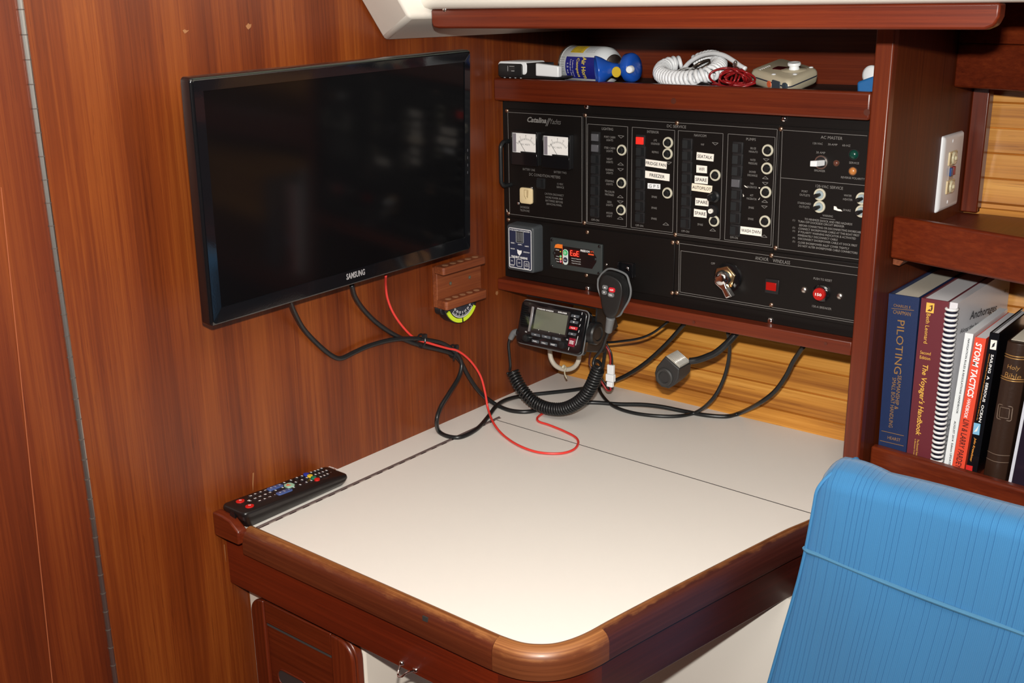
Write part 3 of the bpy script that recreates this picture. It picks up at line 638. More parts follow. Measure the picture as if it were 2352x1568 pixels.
for s, a, b, c, d in (('TO MINIMIZE SHOCK AND FIRE HAZARDS', 1847, 502.8, 1957.5, 514.6), ('TURN OFF DOCKSIDE CIRCUIT BREAKER', 1831.8, 507.6, 1939.3, 520), ('BEFORE CONNECTING OR DISCONNECTING SHORECABLE', 1833.7, 516.8, 1981, 533.5),
                      ('CONNECT SHOREPOWER CABLE AT THE BOAT FIRST', 1831.8, 524.3, 1973.8, 540.6), ('IF POLARITY WARNING INDICATOR IS ACTIVATED', 1831.8, 531.7, 1965.6, 547.7), ('IMMEDIATELY DISCONNECT CABLE', 1831.8, 539.4, 1924, 550.7),
                      ('DISCONNECT SHOREPOWER CABLE AT DOCK FIRST', 1831.2, 547.2, 1969, 564), ('CLOSE SHOREPOWER INLET COVER TIGHTLY', 1831.2, 556, 1950.7, 570.6), ('DO NOT ALTER SHOREPOWER CABLE CONNECTORS', 1831.2, 563.6, 1969.4, 580.6)): tl_(s, a, b, c, d)
for s, y in (('(1)', 505.9), ('(2)', 522.7), ('(3)', 530.4), ('(4)', 546), ('(5)', 554.6)): T(LC, s, 1823.4, y, 6, 5)
for s, x, y, w, h in (('OFF', 1638, 604.8, 9, 5), ('ON', 1688.3, 612, 7, 5), ('PUSH TO RESET', 1890, 641.8, 43, 5.2), ('150-A BREAKER', 1887.6, 705.9, 45, 5.2)): T(LE_, s, x, y, w, h)
T(LE_, 'ANCHOR', 1750, 594, 31, 8); T(LE_, 'WINDLASS', 1795, 600.6, 40, 8)
for bm, p in ((LA, pA), (LB, pB), (LC, pC), (LE_, pE)): obj('lettering', bm, PRINT, p)
# rocker switches
def switch(x, y, m=BLK, lens=None, F=PL, parent=ep):
    a, b = F.pix(x, y); hw, hh = .0082, .0086
    bm = new(); frbox(bm, F, a-hw, a+hw, b-hh, b+hh, 0, .0016, .0015, .0005, 2); o = obj('rocker_switch', bm, BLK, parent)
    bm = new(); w2, h2 = .0062, .0058
    loft(bm, [[F.P(a-w2, b-h2, .0016), F.P(a+w2, b-h2, .0016), F.P(a+w2, b+h2, .0016), F.P(a-w2, b+h2, .0016)],
              [F.P(a-w2, b-h2, .0050), F.P(a+w2*.1, b-h2, .0032), F.P(a+w2*.1, b+h2, .0032), F.P(a-w2, b+h2, .0050)]]) if lens is None else fbox(bm, F, a-w2, a+w2, b-h2*.92, b+h2*.92, .0016, .0045)
    if lens is None: fbox(bm, F, a+w2*.25, a+w2, b-h2, b+h2, .0016, .0036)
    obj('rocker', bm, lens or BLKR, o, bevel=.0003 if lens else 0)
for i, (x, y) in enumerate(((1369, 315), (1369, 339.7), (1369, 365.3), (1368.7, 389), (1368.3, 413.4), (1368, 437.5), (1367.3, 462.2), (1367, 487))): switch(x, y, lens=GREYSHEEN if i < 2 else None)
for i, (x, y) in enumerate(((1471.9, 322.5), (1472.8, 347.6), (1472.5, 372.6), (1472, 398.2), (1471.7, 423), (1471.2, 448.5), (1470.9, 473.2), (1470.6, 499.5))): switch(x, y, lens=REDL if i == 0 else None)
for x, y in ((1579.6, 330.9), (1579.2, 357), (1578.8, 383.5), (1578.4, 409.3), (1577.8, 435.1), (1577.2, 461.5), (1576.2, 487.7), (1575.4, 512.6)): switch(x, y)
for i, (x, y) in enumerate(((1695.3, 339.5), (1694.6, 366.3), (1693.6, 392.7), (1692, 420), (1692.5, 446.6), (1691, 473), (1689.8, 500.2), (1689.2, 528.7))): switch(x, y, lens=GREYSHEEN if i == 3 else None)
switch(1243.3, 421)
# push-button breakers
def breaker(x, y, toggle=False):
    a, b = PL.pix(x+1.2, y-.4)
    bm = new(); R0, R1 = .0084, .0056
    loft(bm, [[PL.P(p, q, c) for p, q in circ(a, b, r, 22)] for r, c in ((R0, 0), (R0, .0012), (.0078, .0022), (.0066, .0024), (R1, .0016), (R1, .0004))], cap=False)
    o = obj('breaker', bm, RING, ep)
    bm = new()
    if toggle:
        fcyl(bm, PL, a, b, .0056, .0002, .0010, 18)
        obj('button', bm, mat('pale_blue_nut', (.42, .52, .56), .3, .3), o)
        bm = new(); lathe(bm, PL.P(a, b, .001), PL.n+V(-.25, 0, -.1), [(0, .0022), (.009, .0030), (.0105, .0024)], 14); obj('toggle', bm, BLK, o)
    else:
        fcyl(bm, PL, a, b, R1, .0002, .0008, 18); lathe(bm, PL.P(a, b, .0005), PL.n, [(0, .0041), (.0052, .0041), (.0060, .0034)], 18); obj('button', bm, BLKR, o)
for x, y in ((1427.3, 344.9), (1426.5, 420.2), (1425.8, 482.3), (1533.5, 327.9), (1532.7, 353.5), (1532.2, 443.4), (1642, 402.6), (1639.5, 507.8), (1762.5, 345.6), (1760.6, 387), (1758, 441.5), (1756.2, 508.4)): breaker(x, y)
for x, y in ((1882, 447), (1881, 475), (1979, 456.2), (1978, 485.5)): breaker(x, y, True)
# popped knob and small ivory button of the navigation column
a, b = PL.pix(1643, 451); bm = new(); lathe(bm, PL.P(a, b, 0), PL.n+V(-.15, 0, -.05), [(0, .0085), (.003, .0085), (.0045, .006), (.013, .0052), (.0145, .004)], 20); obj('knob', bm, BLKR, ep)
a, b = PL.pix(1637, 484); bm = new(); fcyl(bm, PL, a, b, .0095, 0, .0030, 24, .0088); k_ = obj('knob', bm, BLKR, ep)
bm = new(); fcyl(bm, PL, a-.001, b, .0036, .003, .0062, 18, .0034); obj('button', bm, STICK, k_)
bm = new(); text(bm, PL, '10', a-.001, b, .0032, .0026, .0064); obj('lettering', bm, INK, k_)
# stick-on labels
def sticker(s, q, hx_=.62, wx=.86, bold=.012, tint=STICK):
    p = pq(PL, q); bm = new(); fpoly(bm, PL, p[::-1], .0003, .0009); o = obj('label_tape', bm, tint, ep)
    c = (sum(i[0] for i in p)/4, sum(i[1] for i in p)/4); w = p[1][0]-p[0][0]; h = (p[0][1]-p[3][1]+p[1][1]-p[2][1])/2
    rot = math.atan2(p[1][1]-p[0][1]+p[2][1]-p[3][1], 2*w)
    bm = new(); text(bm, PL, s, c[0], c[1], w*wx, h*hx_*.72, .0011, rot, bold); obj('lettering', bm, INK, o)
sticker('FRIDGE FAN', [(1482.8, 365), (1532, 371.4), (1531.3, 388.2), (1482.5, 381.2)], wx=.93)
sticker('FREEZER', [(1482.8, 391.5), (1538.6, 399.5), (1538, 416), (1482.5, 408)], wx=.62)
sticker('G P S', [(1488.3, 420.2), (1517.2, 422.4), (1517, 434.4), (1488, 432.6)], wx=.80, bold=0, hx_=.8, tint=WPL)
sticker('SEATALK', [(1601.2, 349), (1640.4, 353.8), (1639, 370.7), (1600, 366.3)], wx=.88)
sticker('WIFI', [(1600.3, 378.7), (1624.6, 381.2), (1624.2, 397.8), (1600, 395.9)], wx=.52)
sticker('SPARE', [(1596.4, 402.6), (1626.7, 405.5), (1626, 422.7), (1595.9, 419.8)])
sticker('AUTOPILOT', [(1590.1, 420.4), (1636.6, 426.5), (1635.3, 443.4), (1588.2, 437)], wx=.92, tint=mat('cream_sticker', (.92, .80, .64), .5))
sticker('SPARE', [(1598, 453.9), (1628.4, 457), (1627.6, 473.8), (1597.4, 470.9)])
sticker('SPARE', [(1594.9, 479), (1624.2, 483.4), (1623.2, 500.2), (1594, 496.7)])
sticker('WASH DWN', [(1701.3, 519.1), (1750.4, 524.9), (1749.5, 542.5), (1700.3, 536.3)], wx=.9)
bm = new(); fpoly(bm, PL, pq(PL, [(1916, 473), (1921, 474), (1924, 479), (1932, 481), (1935, 485), (1926, 484), (1916, 481)])[::-1], .0003, .0012)
for q in ([(1709.5, 425), (1715, 428), (1718, 431), (1712, 429)], [(1743, 430), (1747, 431), (1744, 433)], [(1707, 445), (1709.5, 450), (1707.5, 452)], [(1746.5, 453), (1743.5, 459), (1742.5, 458)], [(1164, 480), (1166, 486), (1165, 487)]): fpoly(bm, PL, pq(PL, q)[::-1], .0003, .0009)
obj('torn_paper', bm, STICK, ep)
# panel-head screws
def pscrew(x, y, r, m, F=PL):
    a, b = F.pix(x, y); bm = new(); dome(bm, F, a, b, r, r*.62); o = obj('screw', bm, m, ep)
    bm = new(); fbox(bm, F, a-r*.45, a+r*.45, b-r*.1, b+r*.1, r*.45, r*.66); fbox(bm, F, a-r*.1, a+r*.1, b-r*.45, b+r*.45, r*.45, r*.66)
for x, y in ((1164.5, 254), (1344, 264.5), (1555, 282), (1793.5, 296), (1168, 490), (1168, 504.5), (1342, 511.5), (1551, 538.5), (1545, 556.5), (1556.5, 556.5), (1781.5, 569), (1772, 586.5), (1543.5, 672.5), (1554.5, 672.5), (1771.5, 700), (1349, 533), (1347, 632)): pscrew(x, y, .0036, BRONZE)
for x, y in ((1347.5, 244), (1800.5, 272.5), (1349.5, 662.5), (1769, 735.5)): pscrew(x, y, .0048, CHROME, PN)
for x, y in ((1847, 665.6), (1929, 680)): pscrew(x, y, .0050, STEEL)
for x, y in ((1393, 607.5), (1457, 607.5)): pscrew(x, y, .0022, STEEL)
for x, y in ((1221, 432), (1190.7, 466.8)): pscrew(x, y, .0027, CHROME)
# the two meters
def meter(px0, py0, px1, py1, pyb):
    c = .012; MF = PL.off(c)
    a0, b1 = MF.pix(px0, py0); a1, b0 = MF.pix(px1, py1); _, bb = MF.pix(px0+2, pyb)
    bm = new(); mrg = .002; frbox(bm, PL, a0-mrg, a1+mrg, bb, b1+mrg+.0015, 0, c-.0025, .0015, 0, 2)
    o = obj('voltmeter', bm, BLK, ep, bevel=.0006)
    bm = new()   # bezel below the window, and clear cover frame
    fbox(bm, PL, a0-mrg, a1+mrg, bb, b0-.0008, c-.0025, c+.0006); fbox(bm, PL, a0-mrg, a1+mrg, b1+.0004, b1+mrg+.0015, c-.0025, c+.0006); fbox(bm, PL, a1, a1+mrg, b0-.0008, b1+.0004, c-.0025, c+.0006); fbox(bm, PL, a0-mrg, a0, b0-.0008, b1+.0004, c-.0025, c+.0006)
    obj('bezel', bm, BLKG, o, bevel=.0003)
    bm = new(); fbox(bm, PL, a0, a1, b0-.0008, b1+.0004, c-.0025, c-.0019); d = obj('dial', bm, mat('dial_white', (.86, .84, .82), .5), o)
    D = PL.off(c-.0018); w, h = a1-a0, b1-b0
    bm = new(); fbox(bm, D, a0+w*.03, a0+w*.155, b0, b1-.001, 0, .0012); obj('side_strip', bm, mat('meter_strip', (.22, .20, .23), .4), d)
    cx, cy, r = a0+w*.56, b0+h*.0, h*.66
    bm = new()
    for i in range(21):
        t = math.radians(142-i*5.2); L = h*(.16 if i % 5 == 0 else .09)
        fline(bm, D, (cx+r*math.cos(t), cy+r*math.sin(t)), (cx+(r+L)*math.cos(t), cy+(r+L)*math.sin(t)), .00028)
    for i, s in enumerate(('0', '4', '8', '12', '16')):
        t = math.radians(142-i*26); text(bm, D, s, cx+(r+h*.24)*math.cos(t), cy+(r+h*.24)*math.sin(t)*.98, .0011*len(s)+.0004, .0022, .0003, t-math.pi/2)
    text(bm, D, 'D.C. VOLTS', cx-.0005, cy+h*.42, w*.34, h*.085, .0003); obj('lettering', bm, INK, d)
    bm = new(); t = math.radians(124); fline(bm, D, (cx-.0005, cy+.001), (cx-.0005+(r+h*.12)*math.cos(t), cy+(r+h*.06)*math.sin(t)), .0004, .0008, .0011); obj('needle', bm, BLK, d)
    bm = new(); fbox(bm, D, a0+w*.36, a1-w*.03, b0-.0006, b0+h*.045, .0003, .0016); obj('pivot_cover', bm, BLK, d)
meter(1175.3, 304.5, 1231, 352.5, 377); meter(1247, 311.5, 1305, 359.5, 384.5)
# phone jack cover, handle
q = pq(PL.off(.004), [(1192, 429.8), (1221, 431.5), (1221, 468.6), (1192, 466)])
bm = new(); frbox(bm, PL, q[0][0]+.001, q[1][0], q[3][1], q[0][1], 0, .0045, .004, .0012); pj = obj('phone_jack_cover', bm, IVORY, ep, sharp=1)
bm = new(); F5 = PL.off(.0046); a, b = F5.pix(1208, 446); fline(bm, F5, (a-.0035, b+.007), (a+.0045, b+.007), .0006); fline(bm, F5, (a-.0035, b+.007), (a-.0035, b-.002), .0006); fline(bm, F5, (a-.0035, b-.002), (a, b-.008), .0006); fline(bm, F5, (a+.0045, b+.007), (a+.0035, b-.006), .0006)
for i in range(5): fline(bm, F5, (a+.001, b+.005-i*.0022), (a+.004, b+.005-i*.0022), .0008)
obj('lettering', bm, mat('jack_mark', (.30, .20, .08), .6), pj)
bm = new(); tz, bz_ = ony(1170, 323, -.152), ony(1172, 423.5, -.152)
hz1, hz2 = tz.z, bz_.z; hx0 = tz.x+.001; hd = -.176
tube(bm, [V(hx0+.001, -.150, hz1), V(hx0+.001, -.162, hz1), V(hx0+.0005, hd+.006, hz1-.0005), V(hx0, hd+.001, hz1-.006), V(hx0, hd, hz1-.012), V(hx0, hd, (hz1+hz2)/2), V(hx0, hd, hz2+.012), V(hx0, hd+.001, hz2+.006), V(hx0+.0005, hd+.006, hz2+.0005), V(hx0+.001, -.162, hz2), V(hx0+.001, -.150, hz2)], .0036, 12, 5)
obj('handle', bm, BLKR, ep, sharp=2)
# AC master breaker, lamps
a, b = PL.pix(1886.5, 372.5); bm = new(); fcyl(bm, PL, a, b, .0098, 0, .0016, 24, .0092); o = obj('master_breaker', bm, STEEL, ep)
bm = new(); fcyl(bm, PL, a, b, .0074, .0014, .0024, 20); obj('collar', bm, BLK, o)
bm = new(); prism(bm, [PL.P(a-.001, b-.0042, .002), PL.P(a+.006, b-.0038, .002), PL.P(a+.002, b-.0034, .020), PL.P(a-.008, b-.0042, .018)], PL.v*.0075); obj('lever', bm, WPL, o, bevel=.0006)
LV = Fr(PL.P(a-.0012, b, .0215), (1, 0, 0), (0, 0, 1))
for x, y, r, m in ((1921.3, 374.5, .0036, mat('brown_lamp', (.12, .04, .025), .3)), (1961.5, 354.8, .0062, mat('green_lamp', (.005, .05, .035), .2)), (1959, 393, .0050, mat('amber_lamp', (.50, .19, .05), .25))):
    a, b = PL.pix(x, y); bm = new(); fcyl(bm, PL, a, b, r*1.15, 0, .001, 18); o = obj('lamp', bm, BRONZE if r < .006 else BLK, ep); bm = new(); dome(bm, PL, a, b, r, r*.7, .001); obj('lens', bm, m, o)
# windlass key switch
a, b = PL.pix(1670, 635); bm = new(); lathe(bm, PL.P(a+.002, b-.001, 0), PL.n, [(0, .0215), (.003, .0215), (.005, .0195), (.006, .019), (.0065, .017)], 30); ks = obj('key_switch', bm, BLKG, ep)
bm = new(); fcyl(bm, PL, a, b, .0180, .006, .0090, 6, .0180, .3); obj('hex_nut', bm, mat('brass_nut', (.48, .33, .17), .28, 1), ks, bevel=.0008)
bm = new(); lathe(bm, PL.P(a, b, .009), PL.n, [(0, .0125), (.006, .0120), (.010, .0108), (.0125, .0085), (.0135, .005)], 26); obj('hub', bm, CHROME, ks)
LF = Fr(PL.P(0, 0, .0215), (1, 0, 0), (0, 0, 1)); q = pq(LF, [(1639, 644), (1643, 636), (1651, 633), (1660, 638), (1664, 650), (1668, 661), (1681, 681), (1666, 687), (1657, 667), (1646, 657), (1640, 651)])
bm = new(); fpoly(bm, LF, q[::-1], -.010, .0); obj('lever', bm, CHROME, ks, bevel=.0022, seg=3)
q = pq(LF, [(1666, 664), (1669, 662), (1681, 681), (1677, 683)])
bm = new(); fpoly(bm, LF, q[::-1], -.0095, .0006); obj('grip', bm, mat('knurled_steel', (.35, .34, .33), .45, 1), ks, bevel=.0004)
a, b = PL.pix(1774, 657.5); bm = new(); fbox(bm, PL, a-.0105, a+.0105, b-.0105, b+.0105, 0, .0018); o = obj('indicator_lamp', bm, BLK, ep, bevel=.0006); bm = new(); fbox(bm, PL, a-.0085, a+.0070, b-.0056, b+.0060, .0015, .0034); obj('lens', bm, REDO, o, bevel=.0005)
a, b = PL.pix(1887.5, 672.5); bm = new(); lathe(bm, PL.P(a, b, 0), PL.n, [(0, .0125), (.004, .0125), (.0055, .0105), (.006, .009)], 26); o = obj('reset_button', bm, BLKG, ep)
bm = new(); lathe(bm, PL.P(a, b, .004), PL.n, [(0, .0088), (.006, .0088), (.0072, .0078)], 24); c_ = obj('cap', bm, mat('red_cap', (.42, .012, .010), .3), o)
bm = new(); text(bm, PL, '150', a, b, .0092, .0040, .0115, bold=.02); obj('lettering', bm, WPRINT, c_)

# ================================================================== GAS DETECTOR
gd = thing('gas_detector', 'dark slate gas alarm box with white print on the lower left of the panel', 'gas alarm', (.07, -.16, .985))
GF = Fr((0, -.176, 0), (1, 0, 0), (0, 0, 1)); q = pq(GF, [(1164.4, 512), (1226, 524.5), (1224.5, 631), (1163.5, 616)])
a0, a1, b0, b1 = (q[0][0]+q[3][0])/2, (q[1][0]+q[2][0])/2, (q[2][1]+q[3][1])/2-.0, (q[0][1]+q[1][1])/2
bm = new(); GB = Fr((0, -.1522, 0), (1, 0, 0), (0, 0, 1))
loft(bm, [[GB.P(a, b, 0) for a, b in frr(a0-.001, a1+.001, b0-.001, b1+.001, .005)], [GF.P(a, b, -.003) for a, b in frr(a0, a1, b0, b1, .005)], [GF.P(a, b, -.0008) for a, b in frr(a0+.0008, a1-.0008, b0+.0008, b1-.0008, .0045)], [GF.P(a, b, 0) for a, b in frr(a0+.003, a1-.003, b0+.003, b1-.003, .003)]])
obj('case', bm, DGRY, gd, sharp=.9)
bm = new(); fpoly(bm, GF, frr(a0+.0045, a1-.0032, b0+.0045, b1-.0045, .002), 0, .0004); ov = obj('overlay', bm, NAVY, gd)
G2 = GF.off(.0004); bm = new()
def ring(bm, F, a0, a1, b0, b1, r, wd, c1=.0003):
    p = frr(a0, a1, b0, b1, r, 3)
    for i in range(len(p)): fline(bm, F, p[i], p[(i+1) % len(p)], wd, 0, c1)
ring(bm, G2, a0+.0055, a1-.0042, b0+.0055, b1-.0055, .002, .0011)
def T2(s, x, y, w, h, **k): ptext(bm, G2, s, x, y, w, h, **k)
T2('LP GAS CONTROL & DETECTION SYSTEM', 1194, 530, 46, 3.2, bold=.02)
for s, x, y in (('ALARM 1', 1178, 557.5), ('ALARM 2', 1194.3, 561.5), ('ALARM 3', 1210, 565.5), ('VALVE ON', 1177.5, 570.8), ): T2(s, x, y, 9.5, 2.8, bold=.02)
T2('DETECTOR ON', 1209.5, 579.5, 14, 2.8, bold=.02); T2('TRIDENT MARINE', 1193, 591, 38, 5, bold=.03)
for s, x, y, w in (('ON', 1176, 598.5, 4), ('OFF', 1193, 603.5, 5), ('TEST', 1210, 606.5, 7), ('MUTE', 1210, 611, 7)): T2(s, x, y, w, 3.4)
T2('MUTE SYSTEM', 1176, 609.3, 11, 2.2)
for x, y in ((1176.5, 599), (1193, 603.7), (1209.5, 608.8)):
    a, b = G2.pix(x, y); ring(bm, G2, a-.0052, a+.0052, b-.0060, b+.0060, .0015, .0006)
fpoly(bm, G2, pq(G2, [(1188, 572.5), (1193, 575), (1198.5, 575), (1198, 581), (1193.5, 587), (1189, 581)])[::-1], 0, .0004)
obj('lettering', bm, WPRINT, ov)
bm = new(); a, b = G2.pix(1194, 543.5); frbox(bm, G2, a-.0078, a+.0078, b-.0098, b+.0090, 0, .0002, .0015); sp = obj('sounder', bm, BLK, ov)
bm = new(); ring(bm, G2, a-.0078, a+.0078, b-.0098, b+.0090, .0015, .0007, .0006)
for i in range(6): fline(bm, G2, (a-.0058+i*.0023, b-.008), (a-.0058+i*.0023, b+.0072), .0005, 0, .0005)
obj('grille', bm, mat('grey_grille', (.30, .32, .34), .5), sp)

# ================================================================== INVERTER DISPLAY
iv = thing('inverter_display', 'charcoal remote display with red digits and an orange tab on the panel', 'display', (.15, -.155, .99))
IF_ = PL; q = pq(IF_.off(.003), [(1264, 545), (1383, 561.3), (1382, 632.5), (1264, 614)])
a0, a1, b0, b1 = q[0][0], q[1][0], (q[2][1]+q[3][1])/2, (q[0][1]+q[1][1])/2
bm = new(); frbox(bm, IF_, a0, a1, b0, b1, 0, .0035, .002, .0008); obj('mounting_plate', bm, mat('charcoal_plate', (.030, .036, .036), .5), iv, sharp=1)
I2 = IF_.off(.0035); q = pq(I2, [(1273, 561), (1370, 577), (1370, 618), (1273, 604)])
c0, c1, d0, d1_ = q[0][0], q[1][0], (q[2][1]+q[3][1])/2, (q[0][1]+q[1][1])/2
bm = new(); fpoly(bm, I2, [(c0+.006, d1_), (c0, d1_-.010), (c0, d0+.010), (c0+.006, d0), (c1-.008, d0), (c1, d0+.012), (c1, d1_-.010), (c1-.008, d1_)][::-1], -.0003, .0005); sc_ = obj('screen_panel', bm, BLKG, iv)
I3 = I2.off(.0005)
for x, y in ((1268, 551), (1376.5, 566), (1268, 610.5), (1375.5, 627.5), (1273.5, 581), (1367.5, 595)):
    a, b = I2.pix(x, y); bm = new(); dome(bm, I2, a, b, .0026, .0014, .0002 if x not in (1273.5, 1367.5) else .0006); obj('screw', bm, BLKG if x not in (1273.5, 1367.5) else BLK, iv)
bm = new(); fpoly(bm, I3, pq(I3, [(1273.5, 568.5), (1276, 561.5), (1281, 560), (1292, 561.6), (1292, 570.5)])[::-1], 0, .0003); obj('orange_tab', bm, mat('orange_print', (.85, .20, .02), .5), sc_)
bm = new(); fline(bm, I3, I3.pix(1292, 561), I3.pix(1292, 606), .0005); 
fpoly(bm, I3, pq(I3, [(1351, 581.6), (1364, 583.8), (1364, 587), (1351, 584.8)])[::-1], 0, .0003); ptext(bm, I3, 'HPS', 1360, 578.5, 8, 4.5); obj('red_print', bm, mat('orange_red_print', (.80, .10, .03), .5), sc_)
bm = new(); ptext(bm, I3, 'FREEDOM', 1343.8, 576.5, 21, 5, bold=.02)
for s, x, y, w in (('STATUS', 1280.5, 573.7, 8), ('Utility', 1281, 588.8, 7), ('Battery', 1280, 594.3, 8), ('Fault', 1281.5, 600, 6), ('Battery Voltage (V)', 1323.5, 594.5, 21), ('Battery Current (A)', 1323.5, 600, 21), ('Output Power (kW)', 1323.5, 605.3, 21)): ptext(bm, I3, s, x, y, w, 2.8)
obj('lettering', bm, WPRINT, sc_)
a, b = I3.pix(1299, 590); sv = I3.scale(a, b)[1]
bm = new(); frbox(bm, I3, a-.0052, a+.0052, b-.0128, b+.0128, 0, .0006, .0051); kp = obj('keypad', bm, mat('pale_keypad', (.60, .68, .66), .4), sc_)
bm = new(); a, b = I3.pix(1299, 580); fcyl(bm, I3, a, b, .0046, .0006, .0016, 20, .0042); obj('power_button', bm, mat('green_button', (.03, .42, .12), .4), kp)
bm = new(); a2, b2 = I3.pix(1299, 596.5); fcyl(bm, I3, a2, b2, .0044, .0006, .0014, 20, .004); obj('select_button', bm, mat('dark_button', (.03, .03, .06), .4), kp)
bm = new(); 
for i in range(10):
    t0, t1 = math.radians(120+i*30), math.radians(150+i*30); fline(bm, I3, (a+.0019*math.cos(t0), b+.0019*math.sin(t0)), (a+.0019*math.cos(t1), b+.0019*math.sin(t1)), .0006, .0016, .0019)
fline(bm, I3, (a, b+.0004), (a, b+.0024), .0006, .0016, .0019); ptext(bm, I3, 'Select', 1299, 596.5, 6, 2.6, c=.0016); obj('lettering', bm, WPRINT, kp)
for x, y, m in ((1288, 588.5, mat('green_led', (.2, .7, .3), .4)), (1288, 594.5, mat('yellow_led', (.85, .6, .2), .4)), (1288, 600.3, mat('pink_led', (.75, .2, .3), .4)), (1287.5, 577.5, mat('tiny_amber', (.8, .5, .05), .4))):
    a, b = I3.pix(x, y); bm = new(); fcyl(bm, I3, a, b, .0019 if y > 580 else .0011, 0, .0006, 12); obj('led', bm, m, sc_)
# seven segment digits (middle one reads o over a dim upper half)
bm = new(); a, b = I3.pix(1320, 581.8); frbox(bm, I3, a-.0100, a+.0100, b-.0058, b+.0058, 0, .0003, .001); obj('digit_window', bm, mat('digit_window_red', (.10, .004, .004), .2), sc_)
SEG = {'t': ((-1, 2), (1, 2)), 'm': ((-1, 0), (1, 0)), 'b': ((-1, -2), (1, -2)), 'ul': ((-1, 0), (-1, 2)), 'll': ((-1, -2), (-1, 0)), 'ur': ((1, 0), (1, 2)), 'lr': ((1, -2), (1, 0))}
bm = new()
for k, segs in enumerate((('t', 'm', 'b', 'ul', 'll'), ('m', 'b', 'll', 'lr'), ('t', 'm', 'b', 'ul', 'll'))):
    ox = a+(-.0062+.0062*k)
    for s in segs:
        (x0_, y0_), (x1_, y1_) = SEG[s]; fline(bm, I3, (ox+x0_*.0019, b+y0_*.0019), (ox+x1_*.0019, b+y1_*.0019), .0010, .0003, .0006)
obj('digit', bm, mat('red_digits', (.9, .05, .03), .4, emit=(1, .06, .03), es=1.6), sc_)

# ================================================================== TELEVISION
tvc = V(.082, -.568, 1.194); tu = V(.0125, 1.0, .025); tv_v = V(.056, -.025, .998)
tu = tu.normalized(); tv_v = (tv_v-tu*tv_v.dot(tu)).normalized()
TV = Fr(tvc, tu, tv_v); W2, H2, A0 = .240, .1475, -.2330
t = thing('television', 'black flat screen television on the teak bulkhead with cables hanging below it', 'television', (.06, -.568, 1.03))
bm = new(); frbox(bm, TV, A0, W2, -H2, H2, -.017, 0, .005, .003); obj('casing', bm, BLKG, t, sharp=1.2)
bm = new(); frbox(bm, TV, A0+.03, W2-.03, -H2+.03, H2-.05, -.045, -.017, .01); obj('rear_housing', bm, BLK, t)
BEZ = mat('piano_black_bezel', (.005, .0055, .007), .05, coat=.8)
b_in = .0155
bm = new()
o_ = frr(A0+.0035, W2-.0035, -H2+.0035, H2-.0035, .004, 3)
i_ = [(A0+b_in if a < 0 else W2-b_in, -H2+.022 if b < 0 else H2-b_in) for a, b in o_]
loft(bm, [[TV.P(a, b, .0002) for a, b in o_], [TV.P(a, b, .0016) for a, b in o_], [TV.P(a, b, .0022) for a, b in i_], [TV.P(a, b, .0002) for a, b in i_]], cap=False)
obj('bezel', bm, BEZ, t, sharp=1.0)
bm = new(); fbox(bm, TV, A0+b_in-.0005, W2-b_in+.0005, -H2+.0215, H2-b_in+.0005, -.001, .0010)
SCRN = mat('screen_glass', (.003, .003, .0035), .10, spec=.35, bump=(900, .002)); obj('screen', bm, SCRN, t)
bm = new(); fline(bm, TV, (A0+.004, H2-.0015), (W2-.004, H2-.0015), .0012, .0, .0012)
obj('trim_strip', bm, mat('clear_edge', (.04, .05, .04), .15), t)
bm = new(); ptext(bm, TV, 'SAMSUNG', 814, 629, 44, 14, c=.0026, bold=.03); obj('lettering', bm, mat('silver_print', (.55, .55, .57), .35, .5), t)
bm = new(); box(bm, .0, .032, -.64, -.50, 1.12, 1.26); obj('wall_bracket', bm, BLK, t)
bm = new(); TB = TV.off(.0024)
for i in range(4):
    a, b = TB.pix(1074, 345+i*17); fbox(bm, TB, a-.0004, a+.0004, b-.002, b+.002, 0, .0002)
obj('button_mark', bm, mat('dim_mark', (.10, .10, .11), .5), t)

# ================================================================== REMOTE CONTROL
RF = Fr((0, -.757, .7765), (0, 1, -.052), (-1, 0, 0))      # right = away from the camera along the bulkhead, up = towards the bulkhead
rc = thing('remote_control', 'black television remote with coloured buttons on the left strip of the white table', 'remote control', (.04, -.67, .7505))
k = [(520, 1172), (750, 1069), (801, 1089), (566, 1184)]
q = pq(RF, k); ra0, ra1 = -.0080, (q[1][0]+q[2][0])/2; rb1 = min(-.0008, q[1][1]+.0005); rb0 = q[2][1]
bm = new()
def rring(a0, a1, b0, b1, c, r=.007, zf=None):
    o = []
    for a, b in frr(a0, a1, b0, b1, r, 4):
        p = RF.P(a, b, c)
        if zf is not None: p.z = zf
        o.append(p)
    return o
loft(bm, [rring(ra0+.010, ra1-.004, rb0+.008, rb1-.008, 0, .006, .7506), rring(ra0+.002, ra1-.001, rb0+.002, rb1-.002, -.0095), rring(ra0, ra1, rb0, rb1, -.0045), rring(ra0+.0006, ra1-.0006, rb0+.0006, rb1-.0006, -.0014), rring(ra0+.002, ra1-.002, rb0+.002, rb1-.002, 0, .006)])
obj('body', bm, mat('remote_black', (.010, .008, .008), .32), rc, sharp=1)
bmid = (rb0+rb1)/2; bm = new(); prism(bm, [RF.P(ra0-.0004, bmid+d, z) for d, z in ((-.006, -.012), (-.004, -.004), (.004, -.004), (.006, -.012))], RF.u*.002); obj('infrared_window', bm, BLKG, rc)
KEY = mat('key_black', (.016, .013, .016), .45)
def rkey(px, py, m, rx=.0042, ry=.0034, h=.0012, name='key'):
    a, b = RF.pix(px, py); bm = new(); loft(bm, [[RF.P(a+rx*math.cos(t_), b+ry*math.sin(t_), c) for t_ in [2*math.pi*i/16 for i in range(16)]] for c, s in ((-.0003, 1), (h, 1))]); return obj(name, bm, m, rc)
RTX = new()
